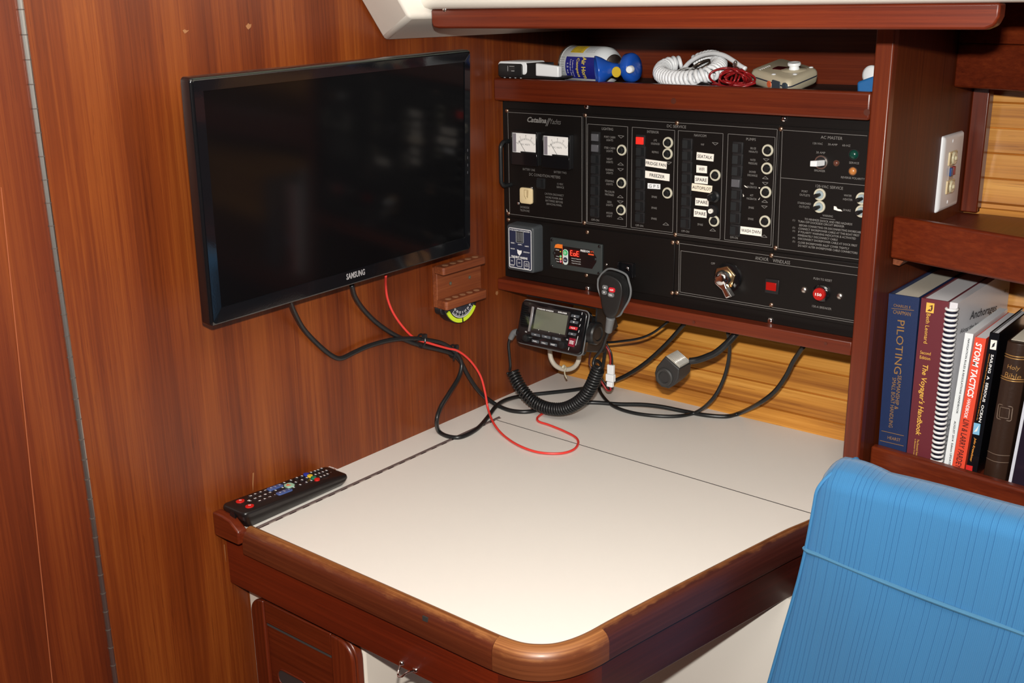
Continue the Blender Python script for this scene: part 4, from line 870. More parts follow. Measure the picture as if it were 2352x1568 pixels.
def rt(s, px, py, w=.0036, h=.0034): 
    a, b = RF.pix(px, py); text(RTX, RF, s, a, b, w, h, .0014, rot=-math.pi/2, bold=.03)
RED_ = mat('remote_red', (.62, .015, .012), .35); BLU_ = mat('remote_blue', (.06, .10, .28), .4)
# crop origin (460,1040), 5.88 px per px
def cp(x, y): return 460+x/5.88, 1040+y/5.88
for x, y in ((540, 655), (667, 722)): rkey(*cp(x, y), RED_, .0062, .0050, .0012); rt('O', *cp(x, y-6), .0036, .0036)
for s, x, y in (('3', 680, 590), ('6', 745, 563), ('9', 812, 538), ('i', 880, 513), ('2', 743, 623), ('5', 808, 597), ('8', 878, 570), ('0', 943, 543), ('1', 803, 655), ('4', 870, 628), ('7', 938, 603), ('-', 1007, 575)):
    rkey(*cp(x, y), KEY, .0046, .0032, .0004)
    rt(s, *cp(x, y), .0034 if s not in '1-i' else .0018, .0036 if s != '-' else .0010)
rt('tv', *cp(665, 655), .0060, .0044)
for x, y in ((1010, 470), (1135, 530)):
    a, b = RF.pix(*cp(x, y)); bm = new(); frbox(bm, RF, a-.0125, a+.0125, b-.0046, b+.0046, -.0003, .0018, .003, .0007); obj('rocker_key', bm, BLU_, rc); 
a, b = RF.pix(*cp(1010, 470)); text(RTX, RF, 'v', a-.007, b, .004, .003, .0021, -math.pi/2); text(RTX, RF, 'CH', a, b, .004, .003, .0021, -math.pi/2); text(RTX, RF, '^', a+.008, b, .004, .003, .0021, -math.pi/2)
a, b = RF.pix(*cp(1135, 530)); text(RTX, RF, '+', a-.007, b, .0036, .0036, .0021, -math.pi/2); text(RTX, RF, 'VOL', a, b, .0055, .003, .0021, -math.pi/2); text(RTX, RF, '-', a+.008, b, .003, .0008, .0021, -math.pi/2)
for x, y in ((1018, 512), (1112, 473), (1135, 408), (1262, 470), (1225, 375), (1350, 435), (1375, 317), (1500, 378), (1290, 400), (1305, 340), (1440, 340), (1435, 402), (1375, 370), (1497, 268), (1550, 250), (1592, 235), (1638, 214), (1557, 297), (1607, 280), (1655, 262), (1704, 242), (1628, 328), (1675, 310), (1718, 290)):
    rkey(*cp(x, y), KEY, .0040, .0028, .0004); a, b = RF.pix(*cp(x, y)); fbox(RTX, RF, a-.0009, a+.0009, b-.0016, b+.0016, .0009, .0011)
for x, y, m in ((1430, 298, mat('key_dark_blue', (.02, .04, .35), .35)), (1482, 320, mat('key_yellow', (.80, .55, .04), .35)), (1530, 343, mat('key_green', (.01, .20, .10), .35)), (1577, 367, RED_)): rkey(*cp(x, y), m, .0040, .0040, .0022)
a, b = RF.pix(*cp(1203, 447)); bm = new(); frbox(bm, RF, a-.0062, a+.0062, b-.0062, b+.0062, 0, .0022, .0035); hb = obj('hub_key', bm, mat('hub_mint', (.35, .58, .42), .4), rc)
bm = new(); fpoly(bm, RF, [(a-.006, b), (a, b-.004), (a, b+.004)], .0020, .0025); obj('orange_patch', bm, mat('hub_orange', (.75, .18, .08), .4), hb)
rt('SAMSUNG', *cp(1800, 216), .0200, .0034); rt('.', *cp(1765, 272), .001, .001)
obj('lettering', RTX, WPRINT, rc)

# ================================================================== WOODEN RACK AND CLINOMETER
rk = thing('wall_rack', 'small oiled teak tool rack with two drilled bars on the bulkhead', 'rack', (.0, -.28, .945))
B0 = BH; B1 = BH.off(.010); B3 = BH.off(.032)
q = [BH.pix(994, 612), BH.pix(999, 703)]
ry0 = -.331; ry1 = B1.pix(1105, 630)[0]; rz0 = B0.pix(999, 704)[1]; rz1 = B0.pix(994, 613)[1]-.004
bm = new(); fbox(bm, BH, ry0, ry1, rz0, rz1+.004, 0, .010); obj('back_plate', bm, RACKW, rk, bevel=.001)
by0 = B3.pix(1019, 625)[0]; by1 = B3.pix(1118, 595)[0]; 
zt_ = B3.pix(1020, 615.5)[1]; zb1 = B3.pix(1021, 633)[1]; zt2_ = B3.pix(1026, 694)[1]; zb2 = B3.pix(1027, 714)[1]
by0b = B3.pix(1026, 705)[0]; by1b = B3.pix(1121, 675)[0]
for y0_, y1_, z0_, z1_ in ((by0, by1, zb1, zt_), (by0b, by1b, zb2, zt2_)):
    bm = new(); prism(bm, [(.010, y0_+.002, z0_), (.029, y0_, z0_), (.032, y0_+.003, z0_), (.032, y1_-.004, z0_), (.028, y1_, z0_), (.010, y1_, z0_)], (0, 0, z1_-z0_)); o = obj('bar', bm, RACKW, rk, bevel=.0014)
    for i in range(5):
        bm = new(); yy = y0_+.016+i*(y1_-y0_-.032)/4; HF = Fr((.021, yy, z1_), (0, 1, 0), (-1, 0, 0)); fcyl(bm, HF, 0, 0, .0052, -.002, .0003, 18); obj('drilled_hole', bm, mat('worn_hole', (.36, .17, .08), .7), o)
for px, py in ((1034.5, 650.5), (1078.5, 636.5)):
    a, b = B1.pix(px, py); bm = new(); fcyl(bm, B1, a, b, .0030, 0, .0005, 14); s_ = obj('screw', bm, mat('dull_brass_screw', (.20, .20, .14), .5, .8), rk)
    bm = new(); fbox(bm, B1, a-.002, a+.002, b-.0004, b+.0004, .0005, .0008); fbox(bm, B1, a-.0004, a+.0004, b-.002, b+.002, .0005, .0008); obj('slot', bm, mat('screw_glint', (.5, .5, .42), .4, .8), s_)
cl = thing('clinometer', 'black curved clinometer with white scale and yellow band below the teak rack', 'clinometer', (.01, -.285, .917))
CF = BH.off(.020); p0, p1, p2 = CF.pix(1024, 714), CF.pix(1096, 694), CF.pix(1052, 742)
def circ3(A, B, D):
    (ax, ay), (bx, by), (cx_, cy_) = A, B, D; d = 2*(ax*(by-cy_)+bx*(cy_-ay)+cx_*(ay-by))
    ux = ((ax*ax+ay*ay)*(by-cy_)+(bx*bx+by*by)*(cy_-ay)+(cx_*cx_+cy_*cy_)*(ay-by))/d; uy = ((ax*ax+ay*ay)*(cx_-bx)+(bx*bx+by*by)*(ax-cx_)+(cx_*cx_+cy_*cy_)*(bx-ax))/d
    return ux, uy, math.hypot(ax-ux, ay-uy)
ux, uy, ur = circ3(p0, p1, p2)
def arc(r, t0, t1, n=24): return [(ux+r*math.cos(math.radians(t0+(t1-t0)*i/n)), uy+r*math.sin(math.radians(t0+(t1-t0)*i/n))) for i in range(n+1)]
k0_, k1_ = CF.pix(1036, 723), CF.pix(1088, 707); K0 = math.degrees(math.atan2(k0_[1]-uy, k0_[0]-ux)); K1 = math.degrees(math.atan2(k1_[1]-uy, k1_[0]-ux)); T0 = math.degrees(math.atan2(p0[1]-uy, p0[0]-ux)); T1 = math.degrees(math.atan2(p1[1]-uy, p1[0]-ux)); TM = (T0+T1)/2
bm = new(); fpoly(bm, BH, arc(ur, T0, T1), 0, .018); obj('case', bm, BLK, cl, bevel=.001)
bm = new(); 
for tt in (T0+2, T1-2):
    c_ = (ux+(ur-.003)*math.cos(math.radians(tt)), uy+(ur-.003)*math.sin(math.radians(tt))); fcyl(bm, BH, c_[0], c_[1], .0085, 0, .014, 18)
obj('mounting_ear', bm, BLK, cl, bevel=.001)
def band(bm, r0, r1, t0, t1, c0, c1, n=28):
    A = arc(r0, t0, t1, n); Bq = arc(r1, t0, t1, n)
    fpoly(bm, CF, A+Bq[::-1], c0, c1)
bm = new(); band(bm, ur-.0075, ur-.0010, T0+9, T1-9, -.003, .0002); yb = obj('yellow_tube', bm, mat('fluorescent_yellow', (.62, .80, .03), .4), cl, sharp=1)
bm = new(); band(bm, ur-.0078, ur-.0008, TM+1, TM+5, -.003, .0006, 4); obj('bubble_mark', bm, BLK, yb)
bm = new(); fpoly(bm, CF, arc(ur-.0085, T0+3, T1-3), -.003, .0006); dl_ = obj('dial', bm, mat('dial_black', (.02, .022, .035), .4), cl)
bm = new(); rr_ = ur-.0095
for i in range(19):
    t_ = math.radians(K0+(K1-K0)*i/18); L = .0050 if i % 3 == 0 else .0030; fline(bm, CF, (ux+rr_*math.cos(t_), uy+rr_*math.sin(t_)), (ux+(rr_-L)*math.cos(t_), uy+(rr_-L)*math.sin(t_)), .0006, .0006, .0009)
A = arc(rr_, K0, K1, 24)
for i in range(24): fline(bm, CF, A[i], A[i+1], .0009, .0006, .0009)
for i, s in enumerate(('45', '30', '15', '0', '15', '30', '45')):
    t_ = math.radians(K0+(K1-K0)*i/6); text(bm, CF, s, ux+(rr_-.0082)*math.cos(t_), uy+(rr_-.0082)*math.sin(t_), .0023*len(s), .0038, .0009, t_+math.pi/2, bold=.02)
obj('lettering', bm, WPRINT, dl_)

# ================================================================== VHF RADIO
o_ = ony(1199, 687, -.185); bl = onx(1182.7, 785.5, o_.x); v_ = (o_-bl).normalized(); tr_ = ony(1350, 707.4, -.185)
RD = Fr(o_, (1, 0, 0), v_); rw = tr_.x-o_.x; rh = (o_-bl).length
rh = -RD.pix(1262, 802)[1]
rd_ = thing('marine_radio', 'black marine radio with grey screen hanging under the panel rail', 'radio', tuple(RD.P(rw/2, -rh, 0)))
def rp(x, y, F=RD): return F.pix(1160+x/9.8, 680+y/9.8)
bm = new(); frbox(bm, RD, 0, rw, -rh, 0, -.016, 0, .008, .0025); obj('front_case', bm, BLKG, rd_, sharp=1.2)
bm = new(); p = frr(-.0006, rw+.0006, -rh-.0006, .0006, .0085, 5)
tube(bm, [RD.P(a, b, -.0055) for a, b in p+p[:1]], .0011, 6, 0); obj('case_trim', bm, GRY, rd_)
bm = new(); fbox(bm, RD, .010, rw-.008, -rh+.006, -.008, -.085, -.016); obj('rear_case', bm, BLK, rd_, bevel=.003)
bm = new(); q = [rp(705, 330), rp(1425, 400), rp(1365, 860), rp(640, 740)]
sx0, sx1, sb, st_ = (q[0][0]+q[3][0])/2, (q[1][0]+q[2][0])/2, (q[2][1]+q[3][1])/2, (q[0][1]+q[1][1])/2
fbox(bm, RD, sx0-.004, sx1+.003, sb-.003, st_+.006, 0, .0006); wn = obj('window', bm, BLKG, rd_)
bm = new(); fbox(bm, RD, sx0, sx1, sb, st_, .0006, .0010); obj('screen', bm, mat('lcd_grey_green', (.13, .14, .105), .12, coat=.5, bump=(300, .004)), rd_)
bm = new(); ptext(bm, RD, 'STANDARD HORIZON', *(1160+915/9.8, 680+310/9.8), 38, 3.2, c=.0012, bold=.03); ptext(bm, RD, 'EXPLORER', 1160+1305/9.8, 680+375/9.8, 21, 3.4, c=.0012, bold=.03)
for s, x, y, w in (('CH', 1575, 517, 5), ('SQL', 478, 803, 5), ('VOL', 1403, 977, 5)): ptext(bm, RD, s, 1160+x/9.8, 680+y/9.8, w, 3, c=.0006, bold=.02)
for (x0_, y0_), (x1_, y1_) in (((1740, 365), (1730, 420)), ((1718, 500), (1700, 555)), ((1695, 635), (1678, 685)), ((1670, 765), (1655, 820)), ((1645, 900), (1590, 1105)), ((1442, 1150), (1425, 1215))): fline(bm, RD, rp(x0_, y0_), rp(x1_, y1_), .0007, 0, .0004)
for x, y in ((762, 758), (993, 800), (1232, 848)): a, b = rp(x, y); fcyl(bm, RD, a, b, .0006, .0006, .0010, 8)
obj('lettering', bm, WPRINT, rd_)
bm = new()
for i in range(9):
    fline(bm, RD, rp(415-i*9, 240+i*45), rp(560-i*9, 265+i*46), .0008, 0, .0005)
obj('speaker_grille', bm, mat('grille_black', (.004, .004, .004), .5), rd_)
bm = new(); fline(bm, RD, rp(632, 235), rp(540, 790), .0026, 0, .0016); obj('chrome_strip', bm, mat('brushed_strip', (.48, .46, .48), .35, .7), rd_)
KG = mat('key_slate', (.075, .085, .10), .45)
def key(x, y, w, h, m, s, sk=.0012, tw=None):
    a, b = rp(x, y); su, sv = RD.scale(a, b); w2, h2 = w/9.8/su/2, h/9.8/sv/2
    bm = new(); fpoly(bm, RD, [(a-w2, b-h2), (a+w2-sk, b-h2), (a+w2, b+h2), (a-w2+sk, b+h2)], 0, .0018); o = obj('key', bm, m, rd_, bevel=.0004)
    if s:
        bm = new()
        if s in ('up', 'down'): k_ = 1 if s == 'up' else -1; fpoly(bm, RD, [(a-.0015, b-.0011*k_), (a+.0015, b-.0011*k_), (a, b+.0013*k_)][::k_], .0018, .0022)
        else: text(bm, RD, s, a, b, (tw or .7)*w2*2*.8, h2*.85 if s != '-' else .0006, .0021, bold=.02)
        obj('lettering', bm, WPRINT, o)
key(1585, 450, 190, 62, KG, 'up'); key(1562, 585, 190, 62, KG, 'down'); key(1545, 718, 195, 72, mat('radio_red', (.55, .02, .03), .4), '16/9', tw=.6); key(1520, 852, 185, 62, KG, 'O', tw=.25)
for x, y in ((695, 868), (930, 915), (1165, 960)): key(x, y, 180, 62, KG, '-', -.0010, .35)
for x, y, s in ((690, 1015, 'H/L'), (888, 1055, 'CALL'), (1095, 1092, 'PRESET')): key(x, y, 145, 62, KG, s, -.0008, .8)
key(1512, 1040, 150, 190, mat('distress_red', (.22, .008, .025), .3), 'DISTRESS', .0006, .8)
for x, y, r in ((495, 940, .0062), (1310, 1095, .0068)):
    a, b = rp(x, y); bm = new(); lathe(bm, RD.P(a, b, 0), RD.n, [(0, r), (.004, r*.95), (.0065, r*.88), (.0072, r*.6)], 20); obj('knob', bm, BLKR, rd_)
bm = new(); a, b = 0.001, -rh+.018
lathe(bm, RD.P(.004, rp(350, 830)[1], -.007), V(-1, 0, .12), [(0, .0075), (.006, .0065)], 16); obj('jack', bm, BLK, rd_)
kx = RD.P(rw, -.04, -.035)
kc = onx(1362, 764, rw+o_.x+.007)
bm = new(); lathe(bm, kc-V(.004, 0, 0), V(1, 0, 0), [(0, .014), (.003, .0185), (.012, .0185), (.0145, .0165), (.015, .012), (.0135, .010)], 22); kb = obj('bracket_knob', bm, BLKR, rd_)
bm = new(); prism(bm, [V(rw+o_.x+.002, -.165, .946), V(rw+o_.x+.002, -.125, .946), V(rw+o_.x+.002, -.105, .90), V(rw+o_.x+.002, -.12, kc.z-.012), V(rw+o_.x+.002, -.16, kc.z-.012), V(rw+o_.x+.002, -.168, .91)], (.003, 0, 0)); prism(bm, [V(o_.x-.006, -.165, .943), V(o_.x-.006, -.12, .943), V(rw+o_.x+.005, -.12, .943), V(rw+o_.x+.005, -.165, .943)], (0, 0, .003)); obj('bracket', bm, BLK, rd_)

# ================================================================== MICROPHONE, CLIP, COILED CORD
mc = thing('radio_microphone', 'black fist microphone with red and grey buttons clipped to the panel', 'microphone', tuple(ony(1400, 730, -.205)))
FO = [(1378, 640), (1385, 630), (1398, 629), (1421, 641), (1429, 653), (1431, 671), (1427, 691), (1421, 714), (1414, 728), (1401, 732), (1391, 727), (1384, 712), (1380, 690), (1376, 660)]
BO = [(1374, 641), (1385, 626), (1402, 617), (1436, 629), (1445, 648), (1449, 668), (1445, 688), (1432, 710), (1423, 724), (1405, 727), (1396, 722), (1388, 705), (1383, 688), (1374, 662)]
def shr(P, k):
    cx_ = sum(p[0] for p in P)/len(P); cy_ = sum(p[1] for p in P)/len(P); return [(cx_+(x-cx_)*k, cy_+(y-cy_)*k) for x, y in P]
mid = [((a[0]*.6+b[0]*.4), (a[1]*.6+b[1]*.4)) for a, b in zip(FO, BO)]
bm = new(); loft(bm, [[ony(x, y, -.168) for x, y in shr(BO, .9)], [ony(x, y, -.172) for x, y in BO], [ony(x, y, -.178) for x, y in shr(mid, 1.04)], [ony(x, y, -.2040) for x, y in shr(FO, 1.02)], [ony(x, y, -.2075) for x, y in shr(FO, .97)], [ony(x, y, -.2085) for x, y in shr(FO, .86)]])
o = obj('shell', bm, mat('mic_black', (.013, .013, .013), .45), mc, sharp=2); md = o.modifiers.new('soft', 'SUBSURF'); md.levels = 2; md.render_levels = 2
bm = new(); tube(bm, [ony(x, y, -.1715) for x, y in BO+BO[:1]], .0017, 8, 5); obj('rim', bm, GRY, mc)
MF = Fr((0, -.2085, 0), (1, 0, 0), (0, 0, 1))
for x, y, w, h, m, s in ((1390.3, 659.5, 12, 10, GRY, 'up'), (1388.7, 671, 11.5, 10, GRY, 'down'), (1406, 665.5, 14.5, 11, mat('mic_red', (.62, .02, .03), .4), '16/9'), (1404, 676.8, 14, 10, GRY, 'H/L')):
    a, b = MF.pix(x, y); su, sv = MF.scale(a, b); w2, h2 = w/su/2, h/sv/2; bm = new(); frbox(bm, MF, a-w2, a+w2, b-h2, b+h2, -.002, .0012, h2*.8); o = obj('button', bm, m, mc)
    bm = new()
    if s in ('up', 'down'): k_ = 1 if s == 'up' else -1; fpoly(bm, MF, [(a-.0015, b-.0011*k_), (a+.0015, b-.0011*k_), (a, b+.0013*k_)][::k_], .0012, .0016)
    else: text(bm, MF, s, a, b, w2*1.1, h2*.7, .0015, bold=.03)
    obj('lettering', bm, WPRINT, o)
bm = new(); bt = [ony(1403, 729, -.198), ony(1400, 748, -.196), ony(1397.5, 762, -.194)]
ax = bt[2]-bt[0]; L = ax.length
lathe(bm, bt[0], ax, [(L*i/16, (.0070-.0016*i/16)+(.0004 if i % 2 else -.0002)) for i in range(17)], 18); obj('strain_relief', bm, GRY, mc, sharp=2)
mh = thing('microphone_clip', 'small black metal microphone hanger with one bright screw on the panel', 'bracket', tuple(ony(1440, 628, -.152)))
a, b = PN.pix(1443, 617); bm = new(); fbox(bm, PN, a-.014, a+.015, b-.011, b+.011, .0001, .0030); fbox(bm, PN, a-.014, a-.011, b-.011, b+.011, .003, .011); fbox(bm, PN, a+.012, a+.015, b-.011, b+.011, .003, .011); fbox(bm, PN, a-.0140, a+.015, b+.009, b+.011, .003, .006); obj('plate', bm, BLKG, mh, bevel=.0005)
a, b = PN.off(.003).pix(1441, 617); bm = new(); dome(bm, PN.off(.003), a, b, .0040, .0022); obj('screw', bm, CHROME, mh)
cc_ = thing('coiled_cord', 'black coiled microphone cord hanging in a loop over the white table', 'cord', (.13, -.19, .77))
JK = RD.P(-.003, rp(350, 830)[1], -.007)
J1 = ony(1172, 774, -.197)
bm = new(); ax = J1-JK; pj_ = [JK, JK.lerp(J1, .55)+V(0, 0, .003), J1+V(0, 0, -.003)]
tube(bm, pj_, lambda u: .0058-.0016*u+(.0004 if int(u*18) % 2 else 0), 14, 9); obj('strain_relief', bm, GRY, cc_, sharp=2)
bm = new(); tube(bm, [J1+V(0, 0, -.001), ony(1168, 790, -.199), ony(1170, 815, -.2), ony(1172, 838, -.2), ony(1171, 850, -.200)], .0024, 10); obj('lead', bm, BLKR, cc_)
CP = [ony(1177, 852, -.200), ony(1189, 878, -.200), ony(1206, 903, -.200), ony(1230, 925, -.198), ony(1258, 937, -.196), ony(1290, 939, -.195), ony(1318, 929, -.195), ony(1342, 910, -.195), ony(1358, 886, -.195), ony(1368, 862, -.195), ony(1375, 846, -.195)]
bm = new(); coil(bm, CP, .0092, 46, .0021, 7, 14); obj('coil', bm, BLKR, cc_, sharp=3)
bm = new(); tube(bm, [ony(1369, 848, -.192), ony(1364, 838, -.190), ony(1369, 828, -.188), ony(1378, 833, -.192), ony(1380, 842, -.198), ony(1372, 846, -.202), ony(1363, 838, -.200), ony(1366, 822, -.197), ony(1383, 800, -.195), ony(1391, 778, -.194), ony(1397.5, 761, -.194)], .0025, 10, 7); obj('lead', bm, BLKR, cc_, sharp=3)

# ================================================================== CABLES
def P_(s): return {'x': onx, 'y': ony, 'z': onz}[s[0]](s[1], s[2], s[3])
def cable(name, label, pts, r, m, flat=1.0, group=None, cat='cable'):
    bm = new(); tube(bm, [P_(s) for s in pts], r, 12, 8, flat); return tag(obj(name, bm, m, sharp=3), label, cat, group)
Z_ = .7532
cable('flat_cable', 'thin black cable from the left of the television, dipping low then looping onto the table', [('x', 666, 690, .045), ('x', 676, 716, .03), ('x', 698, 756, .012), ('x', 735, 795, .008), ('x', 765, 818, .008), ('x', 785, 822, .008), ('x', 815, 808, .008), ('x', 850, 793, .009), ('x', 900, 780, .012), ('x', 950, 777, .016), ('x', 990, 782, .018), ('x', 1020, 790, .020), ('x', 1045, 808, .022), ('x', 1060, 833, .024), ('x', 1054, 865, .028), ('x', 1030, 905, .034), ('x', 1012, 935, .036), ('x', 1003, 965, .040), ('z', 1008, 990, Z_+.002), ('z', 1030, 1002, Z_), ('z', 1060, 1003, Z_), ('z', 1095, 985, Z_), ('z', 1120, 958, Z_), ('z', 1140, 932, Z_+.003), ('z', 1165, 917, Z_+.004), ('z', 1205, 908, Z_), ('z', 1260, 902, Z_), ('z', 1320, 895, Z_), ('z', 1375, 885, Z_), ('y', 1430, 866, -.05), ('y', 1480, 835, -.06), ('y', 1530, 790, -.08), ('y', 1573, 742, -.10)], .0035, BLKR)
cable('power_cable', 'thick black cable from under the television label running right across the table to the rail', [('x', 808, 655, .045), ('x', 815, 680, .03), ('x', 833, 708, .016), ('x', 862, 738, .010), ('x', 900, 765, .010), ('x', 940, 784, .012), ('x', 975, 795, .014), ('x', 1010, 803, .016), ('x', 1038, 812, .018), ('x', 1058, 830, .018), ('x', 1075, 862, .018), ('x', 1095, 892, .016), ('x', 1115, 912, .016), ('z', 1145, 932, Z_+.001), ('z', 1175, 943, Z_), ('z', 1215, 945, Z_), ('z', 1260, 934, Z_), ('z', 1310, 926, Z_), ('z', 1360, 924, Z_), ('z', 1420, 928, Z_), ('z', 1475, 929, Z_+.003), ('z', 1520, 934, Z_+.003), ('z', 1570, 944, Z_), ('z', 1620, 953, Z_), ('z', 1668, 956, Z_), ('z', 1700, 948, Z_+.004), ('y', 1745, 925, -.06), ('y', 1780, 898, -.065), ('y', 1806, 862, -.07), ('y', 1822, 830, -.08), ('y', 1846, 794, -.10)], .0036, BLKR)
cable('red_wire', 'bright red wire dropping from the television and looping on the table', [('x', 886, 632, .045), ('x', 886, 655, .02), ('x', 890, 685, .012), ('x', 903, 718, .010), ('x', 925, 750, .010), ('x', 952, 776, .014), ('x', 990, 789, .020), ('x', 1025, 799, .022), ('x', 1052, 806, .026), ('x', 1080, 828, .030), ('x', 1103, 862, .034), ('x', 1114, 900, .038), ('x', 1121, 938, .044), ('z', 1133, 970, Z_+.006), ('z', 1155, 998, Z_), ('z', 1190, 1022, Z_), ('z', 1235, 1038, Z_), ('z', 1285, 1041, Z_-.0005), ('z', 1316, 1033, Z_-.0005), ('z', 1328, 1018, Z_-.0005), ('z', 1322, 1004, Z_-.0005), ('z', 1296, 990, Z_-.0005), ('z', 1262, 976, Z_-.0005), ('z', 1238, 968, Z_-.0005), ('z', 1234, 960, Z_-.0005), ('z', 1244, 951, Z_-.0005), ('z', 1262, 942, Z_-.0005)], .0019, REDW, cat='wire')
cable('antenna_cable', 'black cable hanging in a wide U between the radio and the gooseneck lamp', [('y', 1392, 790, -.09), ('y', 1388, 820, -.08), ('y', 1382, 855, -.07), ('z', 1376, 890, Z_+.002), ('z', 1388, 914, Z_), ('z', 1412, 934, Z_), ('z', 1455, 948, Z_), ('z', 1510, 955, Z_), ('z', 1560, 955, Z_), ('z', 1600, 946, Z_+.003), ('y', 1635, 918, -.07), ('y', 1658, 880, -.07), ('y', 1671, 840, -.075), ('y', 1676, 800, -.09), ('y', 1672, 762, -.11)], .0030, BLKR)
cable('thin_cable', 'thin black cable running from behind the radio up to the rail', [('y', 1378, 782, -.10), ('y', 1395, 786, -.10), ('y', 1430, 783, -.10), ('y', 1468, 777, -.10), ('y', 1500, 764, -.105), ('y', 1535, 738, -.115)], .0020, BLKR)
cable('lead_wire', 'thin dark wire looping down beside the radio bracket', [('y', 1384, 745, -.12), ('y', 1372, 775, -.12), ('y', 1358, 805, -.12), ('y', 1353, 832, -.12), ('y', 1360, 850, -.12)], .0014, mat('dark_maroon_wire', (.05, .006, .008), .35), cat='wire')
for i, (z0_, lab_) in enumerate((((967, 782), 'left black cable tie around the bundle of television cables'), ((1040, 806), 'right black cable tie around the bundle of television cables'))):
    c_ = onx(z0_[0], z0_[1], .016); bm = new(); rr_ = .010
    pts = [c_+V(math.cos(a)*.9, .25*math.sin(a), math.sin(a))*rr_ for a in [2*math.pi*k/14 for k in range(15)]]
    tube(bm, pts, .0014, 6, 0, 1.0); rb = c_+V(.008, .0, .008); loft(bm, [[rb+V(x, y, z) for x, y in ((-.003, -.003), (.003, -.003), (.003, .003), (-.003, .003))] for z in (-.002, .004)])
    if i: tube(bm, [c_+V(.008, -.002, -.002), c_+V(.012, -.012, -.010)], .0016, 6, 0)
    tag(obj('cable_tie', bm, BLK, sharp=1), lab_, 'cable tie', 'black cable ties on the television cables')
# white connector with its red and black leads
wc = thing('wire_connector', 'white plastic plug connector hanging on red and black wires under the microphone', 'connector', tuple(ony(1402, 890, -.11)))
CY = Fr((0, -.11, 0), (1, 0, 0), (0, 0, 1)); 
def cb_(x0_, y0_, x1_, y1_, c0, c1, m, nm):
    a0_, b1_ = CY.pix(x0_, y0_); a1_, b0_ = CY.pix(x1_, y1_); bm = new(); fbox(bm, CY, a0_, a1_, min(b0_, b1_), max(b0_, b1_), c0, c1); return obj(nm, bm, m, wc, bevel=.0006)
cb_(1396.5, 836, 1410, 860, -.003, .003, WPL, 'plug'); cb_(1394, 857, 1411, 877, -.004, .004, WPL, 'housing'); cb_(1395.5, 875, 1408, 889, -.003, .003, WPL, 'plug')
bm = new(); tube(bm, [ony(1388, 790, -.11), ony(1398, 805, -.11), ony(1402, 822, -.11), ony(1401.5, 838, -.11)], .0017, 8); tube(bm, [ony(1376, 868, -.11), ony(1385, 882, -.11), ony(1395, 896, -.11), ony(1403, 895, -.11), ony(1401, 887, -.11)], .0017, 8); obj('red_lead', bm, REDD, wc, sharp=3)
bm = new(); tube(bm, [ony(1392, 788, -.108), ony(1403, 808, -.108), ony(1406, 824, -.108), ony(1406.5, 838, -.108)], .0015, 8); tube(bm, [ony(1380, 866, -.108), ony(1390, 880, -.108), ony(1399, 893, -.108), ony(1406, 892, -.108), ony(1406, 887, -.108)], .0015, 8); obj('black_lead', bm, BLKR, wc, sharp=3)
cable('red_lead_wire', 'short red wire coming down between the radio and the microphone', [('y', 1392, 712, -.13), ('y', 1388, 728, -.125), ('y', 1381, 745, -.12)], .0018, REDD, cat='wire')
# white hose loop
hl = thing('hose_loop', 'stained white hose looping below the radio', 'hose', tuple(ony(1298, 850, -.1)))
bm = new(); tube(bm, [ony(1264, 790, -.10), ony(1263, 805, -.10), ony(1266, 824, -.10), ony(1277, 840, -.10), ony(1296, 848, -.10), ony(1315, 845, -.10), ony(1327, 832, -.10), ony(1331, 812, -.10), ony(1331, 795, -.10)], .0042, 12); obj('hose', bm, mat('stained_white_hose', (.62, .56, .46), .45, bump=(60, .3)), hl, sharp=3)
bm = new(); tube(bm, [ony(1292, 846, -.108), ony(1296, 840, -.105), ony(1300, 845, -.107), ony(1297, 856, -.11), ony(1302, 869, -.11)], .0030, 8, 6, .4); obj('clear_tie', bm, mat('yellowed_clear_tie', (.55, .50, .36), .3), hl, sharp=3)

# ================================================================== GOOSENECK LAMP
gl = thing('gooseneck_lamp', 'black gooseneck chart lamp with a ribbed clear lens above the table', 'lamp', tuple(ony(1540, 880, -.16)))
FPX = [(1528, 818), (1561, 847), (1559, 868), (1550, 884), (1536, 892), (1520, 888), (1507, 874), (1504, 856), (1508, 842)]
fr_ = [ony(x, y, -.185+.0003*(y-818)*-0) for x, y in FPX]
B_ = ony(1556, 803, -.150); D_ = B_-fr_[0]
bm = new(); loft(bm, [[fr_[0].lerp(sum(fr_, V(0, 0, 0))/9, .10) if False else p.lerp(sum(fr_, V(0, 0, 0))/9, .06)-D_*.04 for p in fr_], fr_, [p+D_*.96 for p in fr_[:3]]+[p+D_*.86+V(0, 0, .003) for p in fr_[3:7]]+[p+D_*.9 for p in fr_[7:]]]); obj('head', bm, mat('lamp_black', (.022, .021, .021), .5), gl, bevel=.0012, sharp=.5)
top = [fr_[0], fr_[1], fr_[1]+D_*.96, fr_[0]+D_*.96]; cc2 = sum(top, V(0, 0, 0))/4; nn = (top[1]-top[0]).cross(top[3]-top[0]).normalized()
if nn.z < 0: nn = -nn
bm = new(); prism(bm, [p.lerp(cc2, .08)+nn*.0002 for p in top], nn*.0016); ln = obj('lens', bm, mat('ribbed_clear_lens', (.42, .40, .35), .25, .2, bump=(120, .5)), gl)
bm = new()
for i in range(9):
    f = .10+.8*i/8; p, q_ = top[0].lerp(top[3], f), top[1].lerp(top[2], f); tube(bm, [p.lerp(q_, .1)+nn*.0020, p.lerp(q_, .9)+nn*.0020], .0011, 6, 0)
obj('lens_rib', bm, mat('clear_rib', (.60, .58, .54), .10, .4), ln, sharp=3)
fc = sum((ony(*p, -.187) for p in ((1514, 849), (1541, 863), (1537, 881), (1514, 874))), V(0, 0, 0))/4; ax = -D_.normalized()
ax = (-D_).normalized()
fc = ony(1526, 866, -.187)
